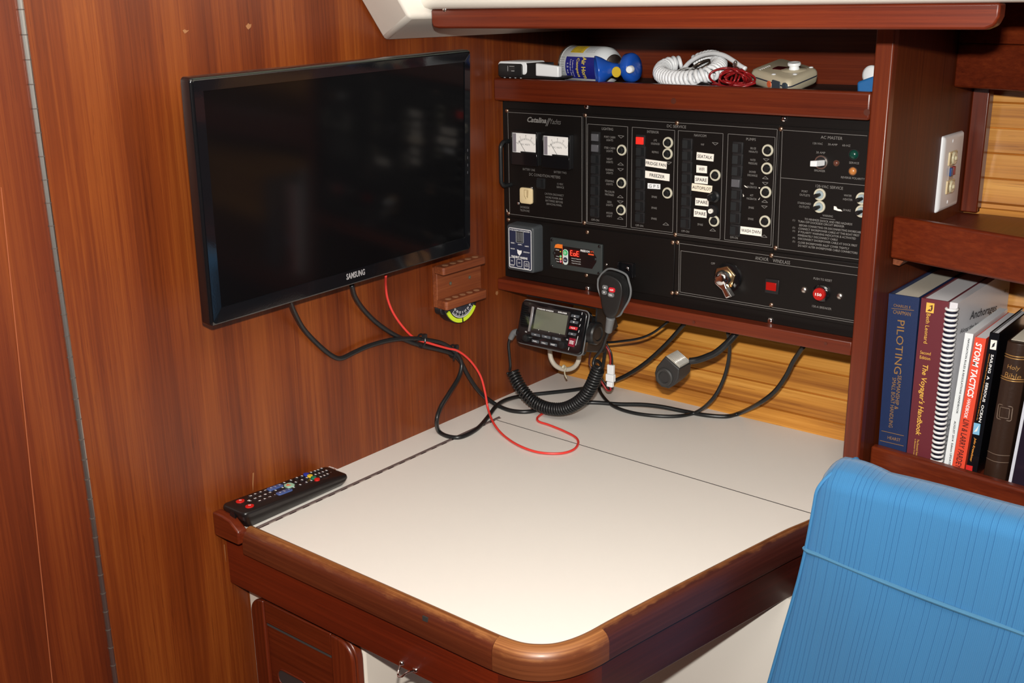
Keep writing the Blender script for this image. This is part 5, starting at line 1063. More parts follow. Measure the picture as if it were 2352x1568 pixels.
fn = (fr_[1]-fr_[3]).cross(fr_[7]-fr_[3]).normalized(); fn = fn if fn.y < 0 else -fn
bm = new(); lathe(bm, fc-fn*.004, fn, [(0, .0150), (.005, .0145), (.0065, .0125), (.0060, .0095), (.003, .0085)], 26); rg = obj('switch_ring', bm, mat('lamp_rubber', (.028, .027, .026), .6), gl)
bm = new(); lathe(bm, fc-fn*.002, fn, [(0, .0085), (.001, .0080), (.0012, .004)], 20); obj('push_switch', bm, mat('switch_pit', (.006, .006, .006), .7), rg)
nk = [fr_[1]+D_*.92+V(-.002, 0, .002), ony(1604, 826, -.148), ony(1624, 819, -.146), ony(1644, 810, -.143), ony(1664, 794, -.140), ony(1681, 777, -.135), ony(1695, 760, -.130)]
bm = new(); tube(bm, nk, lambda u: .0052+.0004*math.sin(u*300), 12, 16); obj('gooseneck', bm, BLKR, gl, sharp=3)

# ================================================================== BOOKS
def book(name, label, px, ys, depth, cover, pages, top_z=None, cat='book', hard=True, inset=.004, thick=.0022, mat_pages=None):
    'px: four spine corners TL TR BR BL; spine stands at ys, pages run back'
    tl_, tr_, br_, bl_ = [ony(x, y, ys) for x, y in px]
    zt = (tl_.z+tr_.z)/2
    def base(t_, b_):                       # carry the edge down to the shelf
        k_ = (t_.z-BZ-.001)/(t_.z-b_.z); return t_+(b_-t_)*k_
    bl2, br2 = base(tl_, bl_), base(tr_, br_)
    tl_.z = tr_.z = zt; bl2.z = br2.z = BZ+.001
    t = thing(name, label, cat, tuple((bl2+br2)/2+V(0, depth/2, 0)))
    d = V(0, depth, 0)
    ux_ = V(tr_.x-tl_.x, 0, 0).normalized(); th_ = thick if hard else .0006; sp_ = thick if hard else .0008; g = inset if hard else .0006
    def U(l, r): x = ux_*th_; y = V(0, sp_, 0); return [l, r, r+d, r+d-x, r-x+y, l+x+y, l+d+x, l+d]
    bm = new(); loft(bm, [U(tl_, tr_), U(bl2, br2)]); obj('cover', bm, cover, t, sharp=.5)
    ins = ux_*(th_+.0002); y = V(0, sp_+.0003, 0); e = d-V(0, .004 if hard else .0006, 0)-y
    bm = new(); prism(bm, [tl_+ins+y-V(0, 0, g), tr_-ins+y-V(0, 0, g), br2-ins+y+V(0, 0, .002), bl2+ins+y+V(0, 0, .002)], e); obj('page_block', bm, pages, t)
    return t, Fr(bl2-V(0, .0001, 0), (1, 0, 0), (0, 0, 1)), (tr_-tl_).length, (tl_-bl2).length
PAG = mat('page_edge', (.62, .57, .47), .8, bump=(700, .4)); PAGW = mat('white_page_edge', (.74, .74, .76), .6)
GOLD = mat('gold_foil', (.55, .30, .10), .35, .5); YEL = mat('yellow_print', (.85, .50, .08), .5)
def vtext(bm, F, s, px0, py0, px1, py1, hpx, **k):
    'lettering that runs down a spine between two photographed points'
    c0_, c1_ = F.pix(px0, py0), F.pix(px1, py1); L = math.hypot(c1_[0]-c0_[0], c1_[1]-c0_[1]); su, sv = F.scale(*c0_)
    text(bm, F, s, (c0_[0]+c1_[0])/2, (c0_[1]+c1_[1])/2, L, hpx/su, .0005, rot=math.atan2(c1_[1]-c0_[1], c1_[0]-c0_[0]), **k)
YS = YS_
t, F, w_, h_ = book('book', 'thick navy hardback at the left end of the shelf with PILOTING on its spine', [(2042, 672), (2112, 686), (2080, 1048), (2017, 1030)], YS, .20, mat('navy_cloth', (.008, .022, .085), .55, bump=(900, .2)), PAG)
bm = new()
def bp(x, y): return 1980+x/3.016, 600+y/3.016
vtext(bm, F, 'PILOTING', *bp(272, 408), *bp(246, 780), 17, bold=.0); vtext(bm, F, 'SEAMANSHIP &', *bp(262, 790), *bp(238, 1025), 9); vtext(bm, F, 'SMALL BOAT HANDLING', *bp(225, 805), *bp(198, 1150), 9)
a, b = F.pix(*bp(280, 312)); text(bm, F, 'CHARLES F.', a, b, .024, .0040, .0005); a, b = F.pix(*bp(277, 357)); text(bm, F, 'CHAPMAN', a, b, .024, .0055, .0005)
for p, q_ in (((205, 325), (360, 340)), ((135, 1172), (290, 1208)), ((125, 1240), (288, 1278))): fline(bm, F, F.pix(*bp(*p)), F.pix(*bp(*q_)), .0006, 0, .0005)
a, b = F.pix(*bp(222, 1228)); text(bm, F, 'HEARST', a, b, .018, .0045, .0005); obj('lettering', bm, GOLD, t)
t, F, w_, h_ = book('book', 'maroon hardback with yellow title beside the navy book', [(2117, 682), (2180, 695), (2138, 1060), (2082, 1045)], YS, .20, mat('maroon_cloth', (.135, .018, .028), .5), PAGW, inset=.002)
bm = new(); vtext(bm, F, 'Beth Leonard', *bp(462, 362), *bp(440, 568), 9); vtext(bm, F, "The Voyager's Handbook", *bp(436, 715), *bp(385, 1203), 17, shear=.2, bold=.01); vtext(bm, F, 'The Essential Guide', *bp(390, 1232), *bp(378, 1352), 4.5); vtext(bm, F, 'to Bluewater Cruising', *bp(370, 1228), *bp(358, 1348), 4.5)
a, b = F.pix(*bp(440, 634)); text(bm, F, 'Second', a, b, .014, .0045, .0005); a, b = F.pix(*bp(437, 668)); text(bm, F, 'Edition', a, b, .014, .0045, .0005)
obj('lettering', bm, YEL, t); bm = new(); a, b = F.pix(*bp(472, 322)); fbox(bm, F, a-.0052, a+.0052, b-.0068, b+.0068, 0, .0004); obj('emblem', bm, YEL, t)
bm = new(); fpoly(bm, F, [(a-.0035, b-.0045), (a-.0005, b-.0015), (a+.001, b-.0035), (a+.0015, b+.002), (a-.002, b+.002), (a+.003, b+.0045), (a+.0035, b-.001), (a+.002, b-.0045)], .0004, .0006); obj('emblem_figure', bm, mat('emblem_maroon', (.10, .02, .02), .5), t)
# spiral bound guide: tall, shows its front cover over the thin books
sp0, sp1 = ony(2182, 697, YS), ony(2146, 1062, YS)
t = thing('spiral_book', 'white spiral-bound anchorage guide with a white comb spine, its gaps painted dark', 'book', (.745, -.03, BZ))
xg = ony(2196, 700, YS).x+.001; zt_g = sp0.z+.001
lean = (sp0.x-sp1.x)/(sp0.z-sp1.z)
bm = new(); prism(bm, [V(xg-.012, YS+.004, zt_g), V(xg, YS+.004, zt_g), V(xg-lean*(zt_g-BZ), YS+.004, BZ+.001), V(xg-.012-lean*(zt_g-BZ), YS+.004, BZ+.001)], (0, .245, 0)); obj('page_block', bm, mat('white_card', (.74, .73, .76), .35), t)
bm = new(); n = 33
for i in range(n):
    z = BZ+.006+(zt_g-.008-BZ-.006)*i/(n-1); cx_ = xg-.006-lean*(zt_g-z)
    tube(bm, [V(cx_-.0062, YS+.006, z), V(cx_-.0068, YS-.002, z), V(cx_-.003, YS-.0065, z), V(cx_+.003, YS-.0065, z), V(cx_+.0068, YS-.002, z), V(cx_+.0062, YS+.006, z)], .0019, 6, 2)
obj('comb_ring', bm, mat('white_comb', (.85, .85, .85), .3), t, sharp=3)
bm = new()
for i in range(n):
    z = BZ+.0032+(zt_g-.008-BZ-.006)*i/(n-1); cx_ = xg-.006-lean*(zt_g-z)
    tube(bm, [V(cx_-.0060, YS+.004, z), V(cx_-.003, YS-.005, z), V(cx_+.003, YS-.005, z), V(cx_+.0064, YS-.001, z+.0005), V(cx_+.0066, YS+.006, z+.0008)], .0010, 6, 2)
loft(bm, [[V(xg-.0125-lean*(zt_g-z)+dx, YS+dy, z) for dx, dy in ((0, -.0035), (.0128, -.0035), (.0128, .0035), (0, .0035))] for z in (BZ+.002, zt_g-.012)])  # dark backing strip paints the shade between the white rings
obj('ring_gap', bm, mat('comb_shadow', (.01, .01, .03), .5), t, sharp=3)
GX = Fr(V(xg+.0004, 0, 0), (0, 1, 0), (lean*1.0, 0, 1)); GX = Fr(V(xg+.0004-lean*(zt_g-BZ), 0, BZ), (0, 1, 0), (lean, 0, 1))
bm = new()
def gt(s, x0_, y0_, x1_, y1_, h, **k):
    c0_, c1_ = GX.pix(*bp(x0_, y0_)), GX.pix(*bp(x1_, y1_)); L = math.hypot(c1_[0]-c0_[0], c1_[1]-c0_[1]); text(bm, GX, s, (c0_[0]+c1_[0])/2, (c0_[1]+c1_[1])/2, L, h, .0006, rot=math.atan2(c1_[1]-c0_[1], c1_[0]-c0_[0]), **k)
gt('Anchorages', 745, 385, 930, 325, .0150, bold=.02, shear=.15); gt('Along the Intracoastal Waterway', 675, 490, 975, 360, .0080, shear=.2, bold=.01); gt('$17', 985, 205, 1008, 203, .005)
for x0_, y0_, x1_, y1_, s in ((585, 1105, 622, 1090, 'journeys'), (585, 1135, 620, 1120, 'look in'), (580, 1170, 616, 1150, 'to help'), (568, 1218, 600, 1205, 'Includes'), (565, 1250, 597, 1235, 'Chesap'), (562, 1275, 596, 1262, 'Atlantic'), (556, 1300, 594, 1285, 'Intra')): gt(s, x0_, y0_, x1_, y1_, .0045)
obj('lettering', bm, mat('dark_grey_print', (.06, .06, .07), .6), t)
t, F, w_, h_ = book('booklet', 'thin white rules booklet between the spiral guide and the orange book', [(2217, 764), (2236, 767), (2186, 1072), (2168, 1066)], YS, .155, mat('glossy_white_cover', (.80, .84, .86), .3), PAGW, hard=False)
bm = new(); vtext(bm, F, 'NAVIGATION RULES & REGULATIONS HANDBOOK', *bp(742, 535), *bp(658, 1055), 4.6, bold=.02); vtext(bm, F, 'AUGUST 2014  Edition UPDATE', *bp(646, 1105), *bp(606, 1410), 4.6, bold=.02); obj('lettering', bm, INK, t)
t, F, w_, h_ = book('book', 'orange-red paperback with STORM TACTICS in white on its spine', [(2240, 772), (2265, 780), (2214, 1080), (2186, 1074)], YS, .150, mat('orange_red_cover', (.78, .075, .035), .4), PAGW, hard=False)
bm = new(); vtext(bm, F, 'STORM TACTICS', *bp(812, 565), *bp(748, 940), 15, bold=.03, shear=.15); vtext(bm, F, 'HANDBOOK', *bp(745, 952), *bp(716, 1085), 8.5, bold=.02, shear=.15); obj('lettering', bm, WPRINT, t)
bm = new(); vtext(bm, F, 'LIN & LARRY PARDEY', *bp(724, 1095), *bp(664, 1430), 14, bold=.01, shear=.15); obj('author_lettering', bm, mat('dark_red_print', (.06, .008, .008), .5), t)
t, F, w_, h_ = book('book', 'black book about a serious ocean, between the orange paperback and the bible', [(2274, 762), (2296, 768), (2243, 1088), (2218, 1082)], YS, .145, mat('glossy_black_jacket', (.006, .006, .008), .18, coat=.3), PAGW, inset=.003)
bm = new(); vtext(bm, F, 'SAILING  A  SERIOUS  OCEAN', *bp(905, 645), *bp(816, 1113), 6.2, bold=.02); obj('lettering', bm, WPRINT, t)
bm = new(); vtext(bm, F, 'John Kretschmer', *bp(786, 1222), *bp(752, 1385), 6.5, shear=.2, bold=.02); vtext(bm, F, 'SAILBOATS, STORMS, STORIES AND LESSONS LEARNED FROM 30 YEARS AT SEA', *bp(884, 640), *bp(796, 1100), 2.6); obj('author_lettering', bm, mat('orange_print_spine', (.80, .32, .05), .5), t)
for x, y, w2, h2, m, nm in ((911, 578, .0038, .0064, STICK, 'white_mark'), (794, 1160, .0042, .0080, mat('pale_blue_picture', (.22, .50, .75), .4), 'cover_picture'), (742, 1434, .0042, .0045, mat('red_mark', (.65, .02, .02), .4), 'red_mark')):
    a, b = F.pix(*bp(x, y)); bm = new(); fbox(bm, F, a-w2, a+w2, b-h2, b+h2, 0, .0005); obj(nm, bm, m, t)
    if nm == 'cover_picture': bm = new(); fpoly(bm, F, [(a-.003, b-.005), (a+.001, b-.003), (a+.0025, b+.006)], .0005, .0007); obj('sail', bm, WPRINT, t)
    if nm == 'white_mark': bm = new(); fpoly(bm, F, [(a-.002, b-.004), (a+.0012, b-.002), (a+.002, b+.004), (a-.001, b+.001)], .0005, .0007); obj('mark_figure', bm, INK, t)
# bible: rounded leather spine
tl_, tr_, bl_, br_ = ony(2314, 782, YS), ony(2368, 792, YS), ony(2258, 1092, YS), ony(2311, 1103, YS)
kk = (tl_.z-BZ-.001)/(tl_.z-bl_.z); b0_ = tl_+(bl_-tl_)*kk; b1_ = b0_+(tr_-tl_); b1_.z = b0_.z; tr_.z = tl_.z
t = thing('book', 'brown leather bible with gilt bands and rounded spine', 'book', tuple(b0_+V(.015, .07, 0)))
LEA = mat('brown_leather', (.030, .013, .007), .42, bump=(250, .25))
bm = new()
def spine(p, q_, n=10): return [p.lerp(q_, i/n)+V(0, -.007*math.sin(math.pi*i/n), 0) for i in range(n+1)]
top_, bot_ = spine(tl_, tr_), spine(b0_, b1_)
prism(bm, top_+[tr_+V(0, .145, 0), tl_+V(0, .145, 0)], (0, 0, 0)) if False else loft(bm, [top_+[tr_+V(0, .145, 0), tl_+V(0, .145, 0)], bot_+[b1_+V(0, .145, 0), b0_+V(0, .145, 0)]])
obj('cover', bm, LEA, t, bevel=.001)
bm = new(); prism(bm, [tl_+V(.003, .006, .0003), tr_+V(-.003, .006, .0003), tr_+V(-.003, .141, .0003), tl_+V(.003, .141, .0003)], (0, 0, .0006)); obj('page_block', bm, PAG, t)
BF = Fr(b0_-V(0, .0070, 0), (1, 0, 0), (0, 0, 1)); LNS = (tl_.x-b0_.x)/(tl_.z-b0_.z)
def onsp(a, b):
    f = (a-LNS*b)/(tr_.x-tl_.x); return V(b0_.x+a, b0_.y-.007*math.sin(math.pi*min(max(f, 0), 1))-.0006, b0_.z+b)
bm = new()
for s, x, y, w, h in (('Holy', 1048, 740, .016, .0075), ('Bible', 1040, 795, .020, .0075)): a, b = BF.pix(*bp(x, y)); text(bm, BF, s, a, b, w, h, fn=onsp, shear=.15)
obj('lettering', bm, GOLD, t)
bm = new(); Lw = (tr_-tl_).length
for y in (655, 672, 815, 830): b = BF.pix(*bp(1040, y))[1]; tube(bm, [onsp(LNS*b+Lw*i/10, b) for i in range(11)], .0007, 6, 0)
obj('gilt_band', bm, GOLD, t, sharp=3)
bm = new()
for y in (1335, 1385): b = BF.pix(*bp(920, y))[1]; bm = new(); tube(bm, [onsp(LNS*b+Lw*i/10, b) for i in range(11)], .0005, 6, 0); obj('tooling', bm, mat('worn_tooling', (.16, .11, .08), .5), t, sharp=3)
bm = new()
a, b = BF.pix(*bp(985, 1050)); p = frr(a-.009, a+.009, b-.010, b+.010, .002, 3); tube(bm, [onsp(x, y)+V(0, -.0002, 0) for x, y in p+p[:1]], .0007, 6, 0); obj('tooling', bm, mat('worn_tooling', (.16, .11, .08), .5), t, sharp=3); bm = new(); p = frr(a-.006, a+.006, b-.007, b+.007, .001, 3); tube(bm, [onsp(x, y)+V(0, -.0002, 0) for x, y in p+p[:1]], .0005, 6, 0)
obj('tooling', bm, mat('worn_tooling', (.16, .11, .08), .5), t, sharp=3)
t, F, w_, h_ = book('book', 'dark glossy book with a pale edge at the right end of the shelf', [(2378, 800), (2420, 812), (2365, 1120), (2318, 1108)], YS, .14, mat('dark_purple_jacket', (.018, .012, .022), .2, coat=.3), PAGW)
bm = new(); e0, e1 = ony(2378, 800, YS), ony(2318, 1108, YS); prism(bm, [e0+V(-.001, -.001, 0), e0+V(.0028, -.001, 0), e1+V(.0028, -.001, 0), e1+V(-.001, -.001, 0)], (0, .005, 0)); obj('pale_edge', bm, mat('pale_lilac_edge', (.62, .64, .72), .4), t)

# ================================================================== THINGS ON THE SHELF
# small white and black modem
ZR = 1.2962
md_ = thing('modem', 'small white and black modem on the left end of the front rail above the panel', 'modem', (.06, -.14, ZR))
MY = -.166; MFr = Fr((0, MY, 0), (1, 0, 0), (0, 0, 1)); q = pq(MFr, [(1142, 140.5), (1203, 145), (1203, 172), (1142, 171)])
a0, a1, b1 = max(.0012, q[0][0]), q[1][0], (q[0][1]+q[1][1])/2; b0 = ZR+.0025
bm = new(); frbox(bm, MFr, a0, a1+.0045, b0+.003, b1+.0010, -.050, -.0015, .006, .0015); obj('white_shell', bm, WPL, md_, sharp=1)
bm = new(); frbox(bm, MFr, a0+.0022, a1-.0035, b0-.0005, b1-.0022, -.040, .0010, .004, .0008); obj('black_end', bm, BLK, md_, sharp=1)
a, b = MFr.off(.0012).pix(1174, 157.5); bm = new(); fbox(bm, MFr, a-.007, a+.007, b-.0045, b+.0045, .0010, .0013); o = obj('card_slot', bm, BLKG, md_); bm = new(); F6 = MFr.off(.0013); fline(bm, F6, (a-.0065, b-.004), (a-.0065, b+.004), .0006); obj('slot_mark', bm, mat('pale_mark', (.6, .6, .6), .4), o); bm = new(); fline(bm, F6, (a-.0035, b+.0035), (a+.0065, b+.0035), .0005); obj('slot_mark', bm, mat('pale_mark', (.6, .6, .6), .4), o); bm = new(); fline(bm, F6, (a+.0005, b-.0035), (a+.0065, b-.0035), .0008); obj('slot_mark', bm, mat('pale_mark', (.6, .6, .6), .4), o)
q2 = pq(MFr, [(1228, 146), (1279, 152.5), (1279, 178), (1228, 173)])
bm = new(); loft(bm, [[MFr.P(x, y, c) for x, y in ((a1-.002, b0), (q2[0][0]+.004, b0), (q2[0][0]+.004, b1-.001), (a1-.002, b1-.001))] for c in (-.045, -.0025)]); obj('black_band', bm, BLK, md_, bevel=.001)
zr_, zl_ = q2[1][1], b1-.0005; zbr = max(q2[2][1], ZR+.0015)
bm = new(); loft(bm, [[MFr.P(q2[0][0], zbr+.001, c), MFr.P(q2[1][0], zbr, c-.002), MFr.P(q2[1][0], zr_, c-.002), MFr.P(q2[0][0], zl_, c)] for c in (-.012, -.0015)]); obj('white_cover', bm, WPL, md_, bevel=.002, seg=3)
bm = new(); box(bm, a0+.004, q2[1][0]-.004, MY+.003, -.118, ZR+.0008, ZR+.0035); obj('base', bm, BLK, md_)
for i in range(4):
    bm = new(); x = a0+.010+i*.011; box(bm, x, x+.002, MY+.004, MY+.006, ZR, ZR+.0012); obj('foot', bm, WPL, md_)
# aerosol horn: can lying down with a blue horn
CR = .0295; c0_ = ony(1314, 143, -.075); c0_.z = SZ+CR+.0005; c1_ = ony(1402, 154, -.105); c1_.z = c0_.z; c1_.y = -.098
cax = (c1_-c0_).normalized(); CL = (c1_-c0_).length
ah = thing('air_horn', 'white aerosol air horn lying on the shelf with a blue trumpet', 'air horn', (.15, -.085, SZ))
bm = new(); lathe(bm, c0_, cax, [(.003, CR*.72), (0, CR*.80), (-.0005, CR*.95), (.0015, CR*1.02), (.004, CR*.97), (.006, CR), (CL*.80, CR), (CL*.90, CR*.95), (CL*.98, CR*.78), (CL*1.03, CR*.52), (CL*1.05, CR*.50)], 40); obj('can', bm, mat('white_can', (.76, .80, .82), .25, coat=.4), ah, sharp=1.2)
for s_, m_ in ((0, STEEL), ): bm = new(); lathe(bm, c0_, cax, [(.0, CR*.9), (-.001, CR*1.0), (.0012, CR*1.045), (.0035, CR*1.0)], 40, cap=False); obj('rim', bm, m_, ah, sharp=2); bm = new(); lathe(bm, c0_+cax*CL*1.0, cax, [(.0, CR*.6), (.003, CR*.62), (.005, CR*.55)], 30); obj('collar', bm, m_, ah, sharp=2)
ct_ = V(0, 0, 1); cs_ = cax.cross(ct_).normalized(); cs_ = cs_ if cs_.y < 0 else -cs_       # cs_ towards the camera
def cpt(u, th, r=1.012): return c0_+cax*u+(ct_*math.sin(th)+cs_*math.cos(th))*CR*r
def cpatch(u0, u1, t0, t1, m, nm, r=1.010, n=14):
    bm = new(); rows = [[bm.verts.new(cpt(u, math.radians(t0+(t1-t0)*i/n), r)) for i in range(n+1)] for u in (u0, u1)]
    for i in range(n): face(bm, (rows[0][i], rows[0][i+1], rows[1][i+1], rows[1][i]))
    return obj(nm, bm, m, ah, sharp=2)
yl = cpatch(.022, .052, 42, 78, mat('yellow_label', (.72, .50, .03), .35), 'yellow_label')
bl_ = cpatch(.018, .090, -40, 28, mat('royal_blue_label', (.020, .022, .24), .3), 'blue_label')
def ctext(s, u, th, wu, ht, m, par, rot90=True, **k):
    vs, fs = glyphs(s, k.get('bold', 0), 0); bm = new(); vv = []
    for x, y in vs:
        if rot90: uu, tt = u+y*ht, th-math.degrees(x*wu/CR)
        else: uu, tt = u+x*wu, th+math.degrees(y*ht/CR)
        vv.append(bm.verts.new(cpt(uu, math.radians(tt), 1.02)))
    for f in fs: face(bm, [vv[i] for i in f])
    obj('lettering', bm, m, par, sharp=3)
ctext('Air Horn', .062, -5, .034, .010, mat('label_yellow_print', (.80, .62, .10), .5), bl_, bold=.03); ctext('Compact', .047, -5, .030, .008, mat('label_yellow_print', (.8, .62, .1), .5), bl_, bold=.03)
ctext('Safety signal', .036, -8, .026, .003, WPRINT, bl_); ctext('Loud and clear', .031, -8, .028, .003, WPRINT, bl_); ctext('1.5 oz', .024, -8, .016, .004, WPRINT, bl_)
for i in range(5): ctext('caution contents', .034, 72-i*6.5, .026, .0018, INK, yl, rot90=False)
for i in range(7): ctext('WARNING' if i == 0 else 'flammable', .009, 25-i*7, .012, .0016, mat('grey_print', (.12, .12, .13), .6), bl_, rot90=False)
for i in range(5): ctext('directions for use', .068, 70-i*6, .022, .0016, mat('grey_print', (.12, .12, .13), .6), yl, rot90=False)
HB = mat('horn_blue', (.012, .085, .46), .22, coat=.4)
hp = ony(1416, 160, -.130); h1 = ony(1383, 164, -.150); h2 = ony(1440, 157, -.130)
h1.z = max(h1.z, SZ+.021); h2.z = max(h2.z, SZ+.021)
bm = new(); tx_ = V(-.74, -.66, -.10).normalized(); hm_ = ony(1369, 163, -.160); lathe(bm, hm_-tx_*.034, tx_, [(0, .0078), (.008, .0090), (.016, .0130), (.024, .0185), (.031, .0218), (.034, .0222), (.0340, .0205), (.026, .015), (.014, .006)], 34); obj('trumpet', bm, HB, ah, sharp=2)
bm = new(); lathe(bm, hp-V(.002, 0, 0), (h2-hp), [(-.012, .0085), (0, .0080), (.008, .0080), (.015, .0125), (.020, .0185), (.023, .0215), (.032, .0215), (.036, .0190), (.037, .010)], 30); hd_ = obj('horn_head', bm, HB, ah, sharp=2)
bb_ = ony(1446, 159, -.152); bm = new(); lathe(bm, bb_+V(0, .004, 0), V(.25, -1, -.05), [(0, .0055), (.008, .0055), (.0095, .0045)], 20); obj('push_button', bm, WPL, hd_)
HFr = Fr((0, -.158, 0), (1, 0, 0), (0, 0, 1)); a, b = HFr.pix(1412, 166); bm = new(); lathe(bm, V(a-.001, -.152, b), V(0, -1, 0), [(0, .0080), (.0012, .0075)], 24); obj('sticker', bm, mat('yellow_sticker', (.70, .48, .03), .4), hd_)
# coiled white cord with straight end to the ivory hand controller
wcd = thing('white_coiled_cord', 'thick white coiled cord lying in a ring on the shelf', 'cord', (.30, -.08, SZ))
LPX = [(1562, 146, -.050), (1540, 148, -.060), (1521, 158, -.080), (1520, 172, -.110), (1545, 180, -.130), (1575, 181, -.138), (1606, 177, -.138), (1634, 168, -.125), (1650, 154, -.095), (1650, 140, -.060), (1633, 133, -.040), (1610, 138, -.030), (1592, 146, -.030)]
lp = []
for x, y, d in LPX:
    p = ony(x, y, d); p.z = max(p.z, SZ+.0135); lp.append(p)
bm = new(); coil(bm, lp, .0094, 44, .0030, 8, 14); obj('coil', bm, WPL, wcd, sharp=3)
bm = new(); tube(bm, [ony(1566, 166, -.06), ony(1577, 150, -.06), ony(1592, 137, -.065), ony(1612, 127, -.07), ony(1638, 122.5, -.08), ony(1662, 127, -.09), ony(1682, 138, -.10), ony(1700, 151, -.11), ony(1712, 158, -.115)], .0034, 12); obj('lead', bm, WPL, wcd, sharp=3)
# red wire bundle
rb_ = thing('red_wire_bundle', 'tangled bundle of dark red wire beside the white coiled cord', 'wire', (.36, -.12, SZ))
bm = new(); random.seed(3); rc0 = ony(1684, 178, -.128)
for k in range(9):
    A = .016+random.random()*.010; Bz = .008+random.random()*.007; cx_ = (random.random()-.5)*.026; ph = random.random()*6; ty = (random.random()-.5)*.02
    pts = [rc0+V(cx_+A*math.cos(a_+ph)*.8, ty+.008*math.sin(a_*2+k), Bz*math.sin(a_+ph)*.9) for a_ in [2*math.pi*i/16 for i in range(16)]]
    for p in pts: p.z = max(p.z, SZ+.002)
    tube(bm, pts, .0016, 8, 6)
obj('loops', bm, REDD, rb_, sharp=3)
bm = new(); tube(bm, [rc0+V(-.030, -.004, -.010), rc0+V(-.018, -.012, -.009), rc0+V(0, -.016, -.012), rc0+V(.022, -.013, -.011), rc0+V(.036, -.002, -.006)], .0018, 8); obj('trailing_end', bm, REDD, rb_, sharp=3)
bm = new(); lathe(bm, rc0+V(.004, -.004, .016), V(.3, -.4, .8), [(0, .003), (.006, .0028), (.008, .0016)], 12); obj('terminal', bm, STEEL, rb_)
bp0 = ony(1604, 184, -.150); bp0.z = SZ+.001
bm = new(); prism(bm, [bp0+V(-.028, 0, 0), bp0+V(.018, 0, 0), bp0+V(.016, 0, .012), bp0+V(.004, 0, .015), bp0+V(-.012, 0, .006)], (0, .010, 0)); tag(obj('black_plug', bm, BLKG, bevel=.002), 'black plug in front of the white coiled cord', 'plug')
k0 = ony(1612, 150, -.07); bm = new(); tube(bm, [k0+V(.014*math.cos(a_), .01*math.sin(a_), .007*math.sin(a_+.6)) for a_ in [2*math.pi*i/10 for i in range(11)]], .0024, 8); tag(obj('key_ring', bm, mat('dark_bronze', (.12, .09, .07), .3, .8), sharp=3), 'dark metal ring inside the white coiled cord', 'ring')
k1 = ony(1570, 163, -.09); bm = new()
for j in range(3): tube(bm, [k1+V((.010+.002*j)*math.cos(a_), .008*math.sin(a_)+.003*j, .0045*math.sin(a_+j)) for a_ in [2*math.pi*i/10 for i in range(11)]], .0009, 6)
tag(obj('clear_fishing_line', bm, mat('clear_line', (.45, .45, .44), .15), sharp=3), 'loops of clear line inside the white coiled cord', 'line')
bm = new(); p = ony(1500, 184, -.150); p.z = SZ+.001; prism(bm, [p+V(-.010, 0, .003), p+V(.016, -.002, 0), p+V(.022, .012, .004), p+V(-.006, .016, .0075)], (0, 0, .0008)); tag(obj('paper_tag', bm, mat('peach_card', (.72, .42, .30), .6)), 'small peach card under the left of the white coiled cord', 'card')
# ivory hand controller
hc = thing('hand_controller', 'ivory hand controller with white knob lying on the shelf', 'controller', (.44, -.08, SZ))
A_ = ony(1811, 187, -.152); D1 = ony(1883, 157, -.070); D2 = ony(1721, 159, -.100)
ex = D1-A_; ey = D2-A_
hn_ = ex.cross(ey).normalized(); hn_ = hn_ if hn_.z > 0 else -hn_
TH = .021
def hp_(u, v, z): return A_+ex*u+ey*v+hn_*z
def outl(z, s=0.0, r=.12):
    P = []
    for cx_, cy_, q0 in ((1-r, 1-r*.8, 0), (r, 1-r*.8, 1), (r, r*.8, 2), (1-r, r*.8, 3)):
        for i in range(5):
            t_ = math.pi/2*(q0+i/4); P.append(hp_(s+(1-2*s)*(cx_+r*math.cos(t_)), s+(1-2*s)*(cy_+r*.8*math.sin(t_)), z))
    return P
HI = mat('ivory_case', (.60, .53, .38), .38)
bm = new(); loft(bm, [outl(-TH, .05), outl(-TH+.004, .01), outl(-TH*.42-.001, 0)]); obj('lower_shell', bm, HI, hc, sharp=1.2)
bm = new(); loft(bm, [outl(-TH*.42-.0012, .004), outl(-TH*.42+.0012, .004)]); obj('gasket', bm, mat('dark_gasket', (.03, .035, .06), .5), hc)
bm = new(); loft(bm, [outl(-TH*.42+.001, 0), outl(-.004, .006), outl(-.001, .03), outl(.001, .08)]); obj('upper_shell', bm, HI, hc, sharp=1.2)
HT = Fr(A_+hn_*.001, ex, hn_.cross(ex))
if HT.n.dot(hn_) < 0: HT = Fr(A_+hn_*.001, hn_.cross(ex), ex)
a, b = HT.pix(1824, 160); bm = new(); fcyl(bm, HT, a, b, .019, -.001, .0008, 28, .017); kb_ = obj('knob_dish', bm, HI, hc, sharp=.8)
bm = new(); lathe(bm, HT.P(a, b, .0005), hn_, [(0, .0075), (.002, .0070), (.005, .0062), (.0055, .0088), (.008, .0092), (.0095, .0084), (.0097, .0055), (.0092, .004)], 26); obj('knob', bm, WPL, hc, sharp=.8)
a, b = HT.pix(1792, 157); bm = new(); frbox(bm, HT, a-.008, a+.008, b-.0085, b+.0085, -.0005, .0010, .002); o = obj('red_window', bm, mat('dark_red_window', (.06, .006, .008), .2), hc)
for x, y in ((1777, 171), (1863, 155), (1826, 171)): a, b = HT.pix(x, y); bm = new(); dome(bm, HT, a, b, .0032, .0014); obj('screw_plug', bm, WPL, hc)
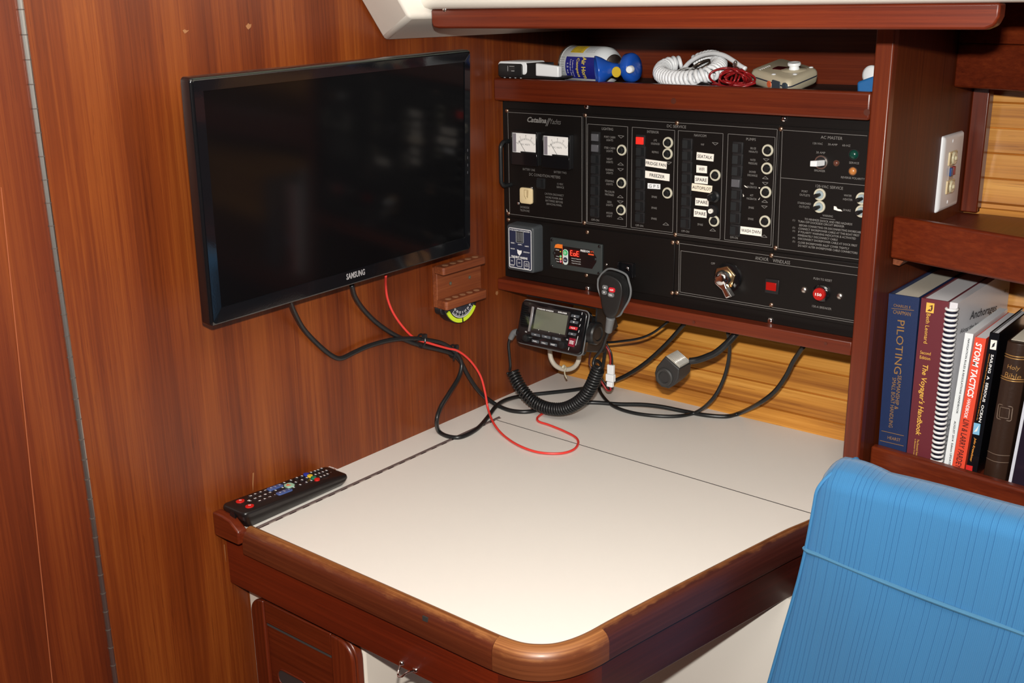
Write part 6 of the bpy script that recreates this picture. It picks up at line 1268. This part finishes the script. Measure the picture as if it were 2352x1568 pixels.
for i in range(6):
    bm = new(); c_ = hp_(.10+.06*i, .78, .0005); c2 = hp_(.10+.06*i, .97, -.002); tube(bm, [c_, c_.lerp(c2, .5)+hn_*.0006, c2], .0011, 6, 3); obj('grip_rib', bm, WPL, hc, sharp=3)
FV = Fr(A_-hn_*TH, -ey, hn_)
FV = FV if FV.n.dot(CAM-A_) > 0 else Fr(A_-hn_*TH, ey, hn_)
for x, y, r, m in ((1767, 193, .0045, mat('orange_key', (.75, .14, .05), .4)), (1802, 198, .0048, mat('slate_key', (.05, .07, .09), .4))):
    a, b = FV.pix(x, y); bm = new(); fcyl(bm, FV, a, b, r, -.002, .0012, 18); obj('key', bm, m, hc)
a, b = FV.pix(1783, 196); bm = new(); frbox(bm, FV, a-.0095, a+.0095, b-.0065, b+.0065, -.002, .0012, .002); obj('keypad', bm, mat('slate_key', (.05, .07, .09), .4), hc)
# blue thing at the right end of the shelf
bp_ = ony(1987, 200, -.120); bm = new()
t = thing('blue_container', 'bright blue and white container behind the post at the right end of the shelf', 'container', (bp_.x+.012, -.10, SZ))
bx = bp_.x
prism(bm, [V(bx-.012, -.12, SZ+.020), V(bx-.010, -.12, SZ), V(bx+.03, -.12, SZ), V(bx+.03, -.12, SZ+.035), V(bx+.004, -.12, SZ+.026)], (0, .04, 0)); obj('body', bm, mat('scuffed_blue', (.02, .14, .38), .45, bump=(80, .5)), t, bevel=.003, seg=3)
wk = ony(1994, 172, -.10); bm = new(); lathe(bm, wk+V(.004, .004, 0), V(-.25, -1, .1), [(0, .011), (.003, .0125), (.006, .0115), (.0075, .008), (.008, .002)], 26); obj('white_cap', bm, WPL, t, sharp=2)
bm = new(); prism(bm, [wk+V(.006, .0, -.020), wk+V(.03, .0, -.02), wk+V(.03, .0, .016), wk+V(.012, .0, .012)], (0, .02, 0)); obj('dark_blue_strap', bm, mat('dark_blue', (.01, .02, .10), .5), t)
# thin black cable rising at the back of the shelf
cable('riser_cable', 'thin black cable rising at the back of the shelf behind the air horn', [('y', 1302, 180, .07), ('y', 1301, 140, .08), ('y', 1301, 100, .08), ('y', 1300, 70, .08)], .0035, BLKR)
